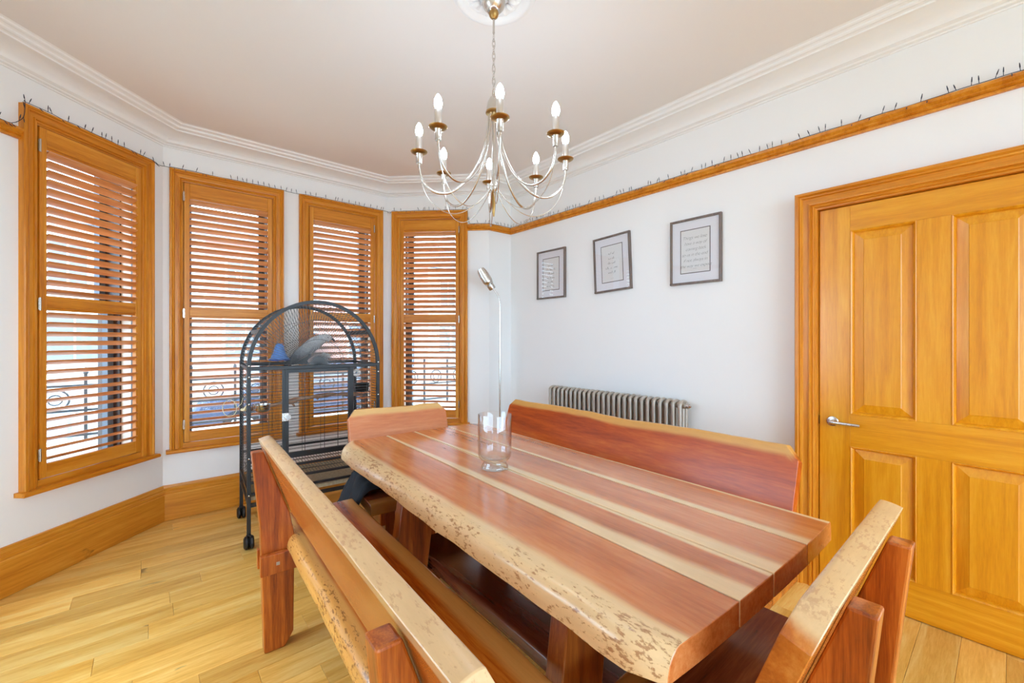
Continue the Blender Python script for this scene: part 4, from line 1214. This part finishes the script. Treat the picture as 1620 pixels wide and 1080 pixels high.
for sy in (-1, 1):
    wing = [(-0.170, sy * 0.012, -0.030), (-0.130, sy * 0.024, 0.012), (-0.070, sy * 0.036, 0.070), (-0.010, sy * 0.040, 0.122), (0.045, sy * 0.032, 0.158)]
    w_ = skin(wing, [0.006, 0.022, 0.034, 0.038, 0.012], [0.02, 0.10, 0.46, 0.82, 0.95], flat=0.32); w_.build('wing', M['feather'], par, smooth=80)
    mb = MB(); mb.lathe([(0.0, -0.0045), (0.004, -0.002), (0.0045, 0.0), (0.004, 0.002), (0.0, 0.0045)], 10, (0.134, sy * 0.0235, 0.204)); mb.build('eye', M['rubber'], par, smooth=80)
    ft = MB(); ft.tube([(0.012, sy * 0.016, 0.080), (0.006, sy * 0.018, 0.030), (0.000, sy * 0.018, 0.002)], [0.010, 0.006, 0.005], 8)
    for dx in (-0.5, 0.5): ft.tube([(0.0, sy * 0.018, 0.002), (0.004, sy * 0.018 + dx * 0.02 - 0.012, 0.000), (0.002, sy * 0.018 + dx * 0.024 - 0.018, -0.014)], [0.004, 0.0035, 0.002], 6)
    ft.build('foot', M['wire'], par, smooth=80)
bk = MB(); bk.tube(crom([(0.152, 0, 0.196), (0.170, 0, 0.190), (0.178, 0, 0.176), (0.172, 0, 0.164)], 4), [0.012 - 0.011 * k / 12 for k in range(13)], 8); bk.build('beak', M['rubber'], par, smooth=80)
M['red_tail'] = plain('dull_red_tail_feathers', (190, 110, 100), 0.7)
tl = MB()
for k in range(5):
    a = (k - 2) * 0.10
    tl.add([(-0.10, a * 0.05 - 0.008, 0.018), (-0.10, a * 0.05 + 0.008, 0.018), (-0.175, a * 0.22 + 0.010, -0.028 - 0.004 * abs(k - 2)), (-0.184, a * 0.24, -0.034), (-0.175, a * 0.22 - 0.010, -0.028 - 0.004 * abs(k - 2))], [(0, 1, 2, 3, 4)])
to = tl.build('tail', M['red_tail'], par); sm = to.modifiers.new('thick', 'SOLIDIFY'); sm.thickness = 0.002
# pale pink toy under the bird
M['pink'] = plain('pale_pink_cloth', (236, 200, 190), 0.85); M['cotton'] = plain('white_cotton', (242, 234, 226), 0.9)
pk = tag(empty('rope_toy', tuple(cg(0.455, 0.20, 1.138)), CG_ROT), 'pale pink and white frayed toy just below the parrot', 'bird toy')
mb = MB(); mb.tube(crom([(-0.075, 0, 0.010), (-0.045, 0.004, 0.022), (-0.015, 0, 0.040), (0.012, 0, 0.052)], 4), [0.010 + 0.013 * math.sin(PI * k / 12.5) for k in range(13)], 10); mb.build('cloth_body', M['pink'], pk, smooth=80)
mb = MB(); rr_ = random.Random(9)
for k in range(22):
    a = rr_.uniform(-1.5, 0.9); l = rr_.uniform(0.05, 0.085)
    mb.tube(crom([(0.006, 0, 0.050), (0.006 + l * 0.5 * math.cos(a), rr_.uniform(-.015, .015), 0.050 + l * 0.45 * math.sin(a) + 0.006), (0.006 + l * math.cos(a), rr_.uniform(-.02, .02), 0.046 + l * 0.75 * math.sin(a) - 0.010)], 4), [0.0045] * 8 + [0.0015], 6)
mb.build('fringe', M['cotton'], pk, smooth=80)
# round white toy, bowls, clip
wt = tag(empty('disc_toy', tuple(cg(0.690, 0.10, 1.060)), CG_ROT), 'round white disc toy hanging at the right side of the bird cage', 'bird toy')
mb = MB(); mb.lathe([(0.010, -0.008), (0.026, -0.010), (0.030, 0.0), (0.026, 0.010), (0.010, 0.008)], 24, (0, 0, 0), Matrix.Rotation(R(90), 4, 'X'), closed=True); mb.build('disc', M['cotton'], wt, smooth=60)
mb = MB(); mb.tube([(0, 0, 0.010), (0, 0, 0.060)], 0.0015, 5); mb.build('cord', M['wire'], wt)
fc = MB(); fc.lathe([(0.0, 0.0), (0.040, 0.0), (0.048, 0.006), (0.052, 0.060), (0.055, 0.064), (0.050, 0.064), (0.045, 0.010), (0.0, 0.006)], 24)
tag(fc.build('food_cup', M['rubber'], smooth=50, loc=tuple(cg(0.735, 0.12, 0.915))), 'black plastic food cup clipped inside the right of the bird cage', 'bowl')
mb2 = MB(); mb2.lathe([(0.0, 0.0), (0.034, 0.0), (0.046, 0.010), (0.052, 0.045), (0.058, 0.048), (0.058, 0.050), (0.049, 0.048), (0.042, 0.012), (0.0, 0.005)], 28)
tag(mb2.build('steel_bowl', M['chrome'], smooth=50, loc=tuple(cg(0.085, 0.12, 0.830))), 'small steel bowl clipped inside the left of the bird cage', 'bowl')
hk = MB(); hk.tube([(0.0, 0.0, 0.0), (0.03, 0, 0.004), (0.06, -0.01, 0.030), (0.09, -0.012, 0.060)], [0.010, 0.012, 0.008, 0.004], 8)
M['cuttle'] = plain('cream_bone', (230, 216, 176), 0.7)
tag(hk.build('cuttlebone', M['cuttle'], smooth=60, loc=tuple(cg(-0.020, 0.25, 0.835)), rot=(0, 0, R(-60))), 'cream coloured cuttlebone clipped to the left side of the bird cage', 'bird chew')
lp = MB(); lp.tube([(0.045 * math.cos(2 * PI * k / 20), 0, 0.055 * math.sin(2 * PI * k / 20)) for k in range(20)], 0.0022, 6, closed=True)
lp.tube([(0.045, 0, 0), (0.075, 0.0, 0.030), (0.085, 0, 0.07)], 0.002, 6)
tag(lp.build('cream_cord_loop', M['cuttle'], smooth=60, loc=tuple(cg(-0.085, 0.30, 0.845)), rot=(0, 0, R(-35))), 'loop of thin cream cord dangling from the left side of the bird cage', 'cord')

# ---------------------------------------------------------------- black garment lying over the end of the far bench
cl = MB(); nx_, ny_ = 26, 22
V = []
for j in range(ny_ + 1):
    for i in range(nx_ + 1):
        u_, w_ = i / nx_, j / ny_
        # u runs from the middle of the seat off its left end and down; w across the seat depth
        drop = max(0.0, (u_ - 0.52) / 0.48)
        flat = min(1.0, u_ / 0.52)
        lx = 0.23 - 0.235 * flat if drop == 0 else -0.005 - 0.15 * drop
        wv = math.sin(PI * min(1, max(0, w_)))
        zz = 0.012 + 0.075 * (flat ** 1.4) * wv ** 0.5 if drop == 0 else 0.012 + 0.075 * wv ** 0.5 - 0.33 * drop ** 0.9
        ridge = 0.022 * abs(math.sin(w_ * 9.5 + 2.2 * u_ + 0.6)) + 0.020 * mnoise.noise((u_ * 5, w_ * 5, 1.7)) + 0.008 * mnoise.noise((u_ * 14, w_ * 14, 4.7))
        zz += max(0, ridge) * (1 if drop == 0 else 0.5); lx -= max(0, ridge) * (0 if drop == 0 else 1.2)
        ly = -0.15 + 0.29 * w_ + 0.10 * drop * (w_ - 0.4) + 0.012 * mnoise.noise((u_ * 4, w_ * 3, 5.0))
        V.append((lx, ly, max(zz, -0.42)))
Fs = [(j * (nx_ + 1) + i, j * (nx_ + 1) + i + 1, (j + 1) * (nx_ + 1) + i + 1, (j + 1) * (nx_ + 1) + i) for j in range(ny_) for i in range(nx_)]
cl.add(V, Fs)
go = cl.build('garment', M['cloth'], smooth=80, loc=(0.905, 2.375, SEAT_Z + 0.004), rot=(0, 0, R(-6.5)))
sm = go.modifiers.new('thick', 'SOLIDIFY'); sm.thickness = 0.006; sm.offset = 1
tag(go, 'crumpled black garment draped over the end of the far bench', 'clothing')

# ---------------------------------------------------------------- invented rear and side windows, added out of view as fill light
rw = struct(empty('window_5', (0, REAR, 0), 0), 'wide plain window added for fill light in the wall behind the viewer', 'window')
xs = [RW[0] + (RW[1] - RW[0]) * k / 3 for k in range(4)]
mb = MB()
for k, xx in enumerate(xs): mb.box(xx - (0 if k == 0 else 0.03), xx + (0 if k == 3 else 0.03), -0.20, -0.14, RW[2], RW[3])
mb.box(RW[0], RW[1], -0.20, -0.14, RW[2], RW[2] + 0.06); mb.box(RW[0], RW[1], -0.20, -0.14, RW[3] - 0.06, RW[3])
mb.build('casement', M['reveal'], rw)
for k in range(3): MB().box(xs[k] + 0.03, xs[k + 1] - 0.03, -0.172, -0.168, RW[2] + 0.06, RW[3] - 0.06).build('pane', M['pane'], rw)

sw = struct(empty('window_6', (-0.914, 0, 0), 0), 'wide plain window added for fill light in the side wall left of the viewer', 'window')  # unseen side window, added to brighten the floor and bay wall
ys_ = [LW[0] + (LW[1] - LW[0]) * k / 3 for k in range(4)]
mb = MB()
for k, yy in enumerate(ys_): mb.box(-0.20, -0.14, yy - (0 if k == 0 else 0.03), yy + (0 if k == 3 else 0.03), LW[2], LW[3])
mb.box(-0.20, -0.14, LW[0], LW[1], LW[2], LW[2] + 0.05); mb.box(-0.20, -0.14, LW[0], LW[1], LW[3] - 0.05, LW[3])
mb.build('casement', M['reveal'], sw)
for k in range(3): MB().box(-0.172, -0.168, ys_[k] + 0.03, ys_[k + 1] - 0.03, LW[2] + 0.05, LW[3] - 0.05).build('pane', M['pane'], sw)

# ---------------------------------------------------------------- outside
GZ = -0.55
M['paving'] = plain('pale_paving', (176, 172, 164), 0.8, mottling=0.12, bump_scale=3)
M['road'] = plain('grey_asphalt', (128, 128, 130), 0.85, mottling=0.1, bump_scale=4)
M['brick'] = plain('red_brick', (204, 150, 134), 0.85, mottling=0.10, bump_scale=9)
M['stone'] = plain('pale_stone', (222, 214, 202), 0.8)
M['slate'] = plain('slate_roof', (112, 112, 122), 0.7)
M['dark_glass'] = plain('dark_window_glass', (120, 122, 128), 0.3, spec=0.2)
M['car_paint'] = plain('silver_car_paint', (176, 182, 190), 0.25, 0.5, coat=0.6)
M['car_blue'] = plain('dark_blue_car_paint', (64, 72, 96), 0.25, 0.4, coat=0.6)
M['leaf'] = plain('hedge_leaves', (92, 112, 58), 0.8, mottling=0.3, bump_scale=30)
gm = MB(); gm.box(-26, 34, 4.4, 8.6, GZ - 0.1, GZ); struct(gm.build('pavement', M['paving']), 'pale paving in front of the bay outside the windows', 'pavement')
gm = MB(); gm.box(-26, 34, 8.6, 15.0, GZ - 0.2, GZ - 0.06); struct(gm.build('street', M['road']), 'grey street seen through the shutters', 'street')
gm = MB(); gm.box(-26, 34, 15.0, 40.0, GZ - 0.1, GZ); struct(gm.build('far_pavement', M['paving']), 'far pavement across the street', 'pavement')
gm = MB(); gm.box(-26, 34, -30, 4.4, GZ - 0.1, GZ); struct(gm.build('house_plot', M['paving']), 'ground around the house', 'ground')
# low wall and ironwork
gm = MB(); gm.box(-7, 9, 6.75, 6.95, GZ, GZ + 0.62); gm.box(-7, 9, 6.70, 7.0, GZ + 0.62, GZ + 0.70); tag(gm.build('garden_wall', M['stone']), 'low pale garden wall outside the windows', 'wall')
fe = tag(empty('iron_railing', (0, 6.85, GZ + 0.70), 0), 'dark ornamental iron railing on the low garden wall', 'railing')
for zz in (0.06, 0.34, 0.62): MB().box(-6.9, 8.9, -0.012, 0.012, zz, zz + 0.025).build('rail', M['black_metal'], fe)
pm = MB(); pm.box(-0.014, 0.014, -0.014, 0.014, 0.0, 0.76); pm.lathe([(0.0, 0.74), (0.024, 0.77), (0.020, 0.80), (0.0, 0.85)], 8)
pme = pm.mesh('railing_post'); pme.materials.append(M['black_metal'])
sc_ = MB(); sc_.tube([(0.11 * math.cos(2 * PI * k / 20), 0, 0.48 + 0.11 * math.sin(2 * PI * k / 20)) for k in range(20)], 0.010, 6, closed=True)
sc_.tube([(0.055 * math.cos(2 * PI * k / 16), 0, 0.48 + 0.055 * math.sin(2 * PI * k / 16)) for k in range(16)], 0.008, 6, closed=True)
sme = sc_.mesh('scroll_ring'); sme.materials.append(M['black_metal'])
for k in range(33):
    share('post', pme, fe, (-6.8 + 0.48 * k, 0, 0))
    if k < 32: share('scroll', sme, fe, (-6.56 + 0.48 * k, 0, 0))
# parked cars
def car(name, label, loc, rz, paint):
    c = tag(empty(name, loc, rz), label, 'car', 'cars parked in the street')
    prof = [(-2.05, 0.30), (-2.08, 0.62), (-1.95, 0.86), (-1.30, 0.94), (-0.75, 1.38), (-0.30, 1.47), (0.75, 1.45), (1.45, 1.08), (1.95, 1.00), (2.08, 0.80), (2.08, 0.30)]
    mb = MB(); mb.prism(prof, -0.86, 0.86, 'y'); mb.build('body', paint, c, bevel=0.10, seg=3)
    gl_ = [(-1.16, 0.98), (-0.70, 1.33), (-0.28, 1.41), (0.70, 1.39), (1.28, 1.08), (1.20, 0.98)]
    for sy in (-1, 1):
        y0, y1 = sorted((sy * 0.855, sy * 0.868)); mb = MB(); mb.prism(gl_, y0, y1, 'y'); mb.build('side_window', M['dark_glass'], c)
        for wx in (-1.30, 1.32):
            mb = MB(); mb.lathe([(0.0, -0.10), (0.29, -0.10), (0.32, -0.06), (0.32, 0.06), (0.29, 0.10), (0.0, 0.10)], 24, (wx, sy * 0.80, 0.32), Matrix.Rotation(R(90), 4, 'X')); wo = mb.build('wheel', M['rubber'], c, smooth=40)
            mb = MB(); mb.lathe([(0.0, 0.0), (0.20, 0.0), (0.18, 0.015), (0.0, 0.02)], 20, (wx, sy * 0.905, 0.32), Matrix.Rotation(R(90 if sy < 0 else -90), 4, 'X')); mb.build('hub_cap', M['chrome'], wo, smooth=40)
        mb = MB(); mb.box(-0.95, -0.78, sy * 0.86 - 0.09, sy * 0.86 + 0.09, 0.96, 1.08); mb.build('wing_mirror', paint, c, bevel=0.02)
    return c
car('parked_car', 'silver car parked outside beyond the railing on the left', (-3.0, 9.9, GZ - 0.06), R(2), M['car_paint'])
car('parked_car', 'dark blue car parked outside across from the front window', (2.6, 10.0, GZ - 0.06), R(-1), M['car_blue'])
# terraced houses opposite
def house(name, label, x0, mat_wall, n):
    h = tag(empty(name, (x0, 25.0, GZ), 0), label, 'house', 'terraced houses across the street')
    MB().box(0, 6.0, 0, 7, 0, 6.6).build('wall', mat_wall, h)
    mb = MB(); mb.prism([(-0.3, 6.6), (3.6, 9.0), (7.3, 6.6)], 0, 6.0, 'x'); mb.build('roof', M['slate'], h)
    for (wx, wz, ww, wh) in ((0.8, 0.9, 1.7, 1.9), (0.9, 4.0, 1.1, 1.8), (3.9, 4.0, 1.1, 1.8)):
        f = MB().box(wx - 0.12, wx + ww + 0.12, -0.10, 0.02, wz - 0.12, wz + wh + 0.22).build('window', M['stone'], h)
        MB().box(wx, wx + ww, -0.13, -0.10, wz, wz + wh).build('pane', M['dark_glass'], f)
        MB().box(wx + ww / 2 - 0.03, wx + ww / 2 + 0.03, -0.15, -0.10, wz, wz + wh).build('glazing_bar', M['stone'], f)
    d = MB().box(4.0, 4.95, -0.06, 0.02, 0.1, 2.2).build('front_door', M['car_blue'], h)
    MB().box(3.85, 5.10, -0.10, 0.0, 2.2, 2.5).build('door_lintel', M['stone'], h)
    mb = MB(); mb.box(4.9, 5.6, 2.8, 3.9, 7.6, 9.9); mb.build('chimney', mat_wall, h)
for k in range(6):
    house('terraced_house', '%s from the left of the terraced houses across the street' % ['first', 'second', 'third', 'fourth', 'fifth', 'sixth'][k], -10 + 6.0 * k, M['brick'] if k % 3 != 1 else M['stone'], k)
# hedge in front of the rightmost window
for k in range(3):
    hm = MB(); hr = random.Random(40 + k)
    for q in range(420):
        a, b_, r_ = hr.uniform(0, 2 * PI), math.acos(hr.uniform(-0.3, 1)), 0.30 + 0.14 * hr.random()
        c_ = Vector((r_ * math.sin(b_) * math.cos(a) * 1.4, r_ * math.sin(b_) * math.sin(a), 0.20 + r_ * math.cos(b_) * 1.3))
        d1 = Vector((hr.uniform(-1, 1), hr.uniform(-1, 1), hr.uniform(-1, 1))).normalized() * 0.05; d2 = d1.orthogonal().normalized() * 0.03
        hm.add([c_ - d1, c_ + d2, c_ + d1, c_ - d2], [(0, 1, 2, 3)])
    hm.tube([(0, 0, -0.12), (0, 0, 0.3)], 0.03, 6)
    tag(hm.build('garden_shrub', M['leaf'], loc=(2.9 + 1.45 * k, 5.5 + 0.2 * k, GZ + 0.1)), ['small green garden shrub outside nearest the front window', 'middle green garden shrub outside the rightmost window', 'green garden shrub outside farthest to the right'][k], 'shrub', 'shrubs in the front garden')
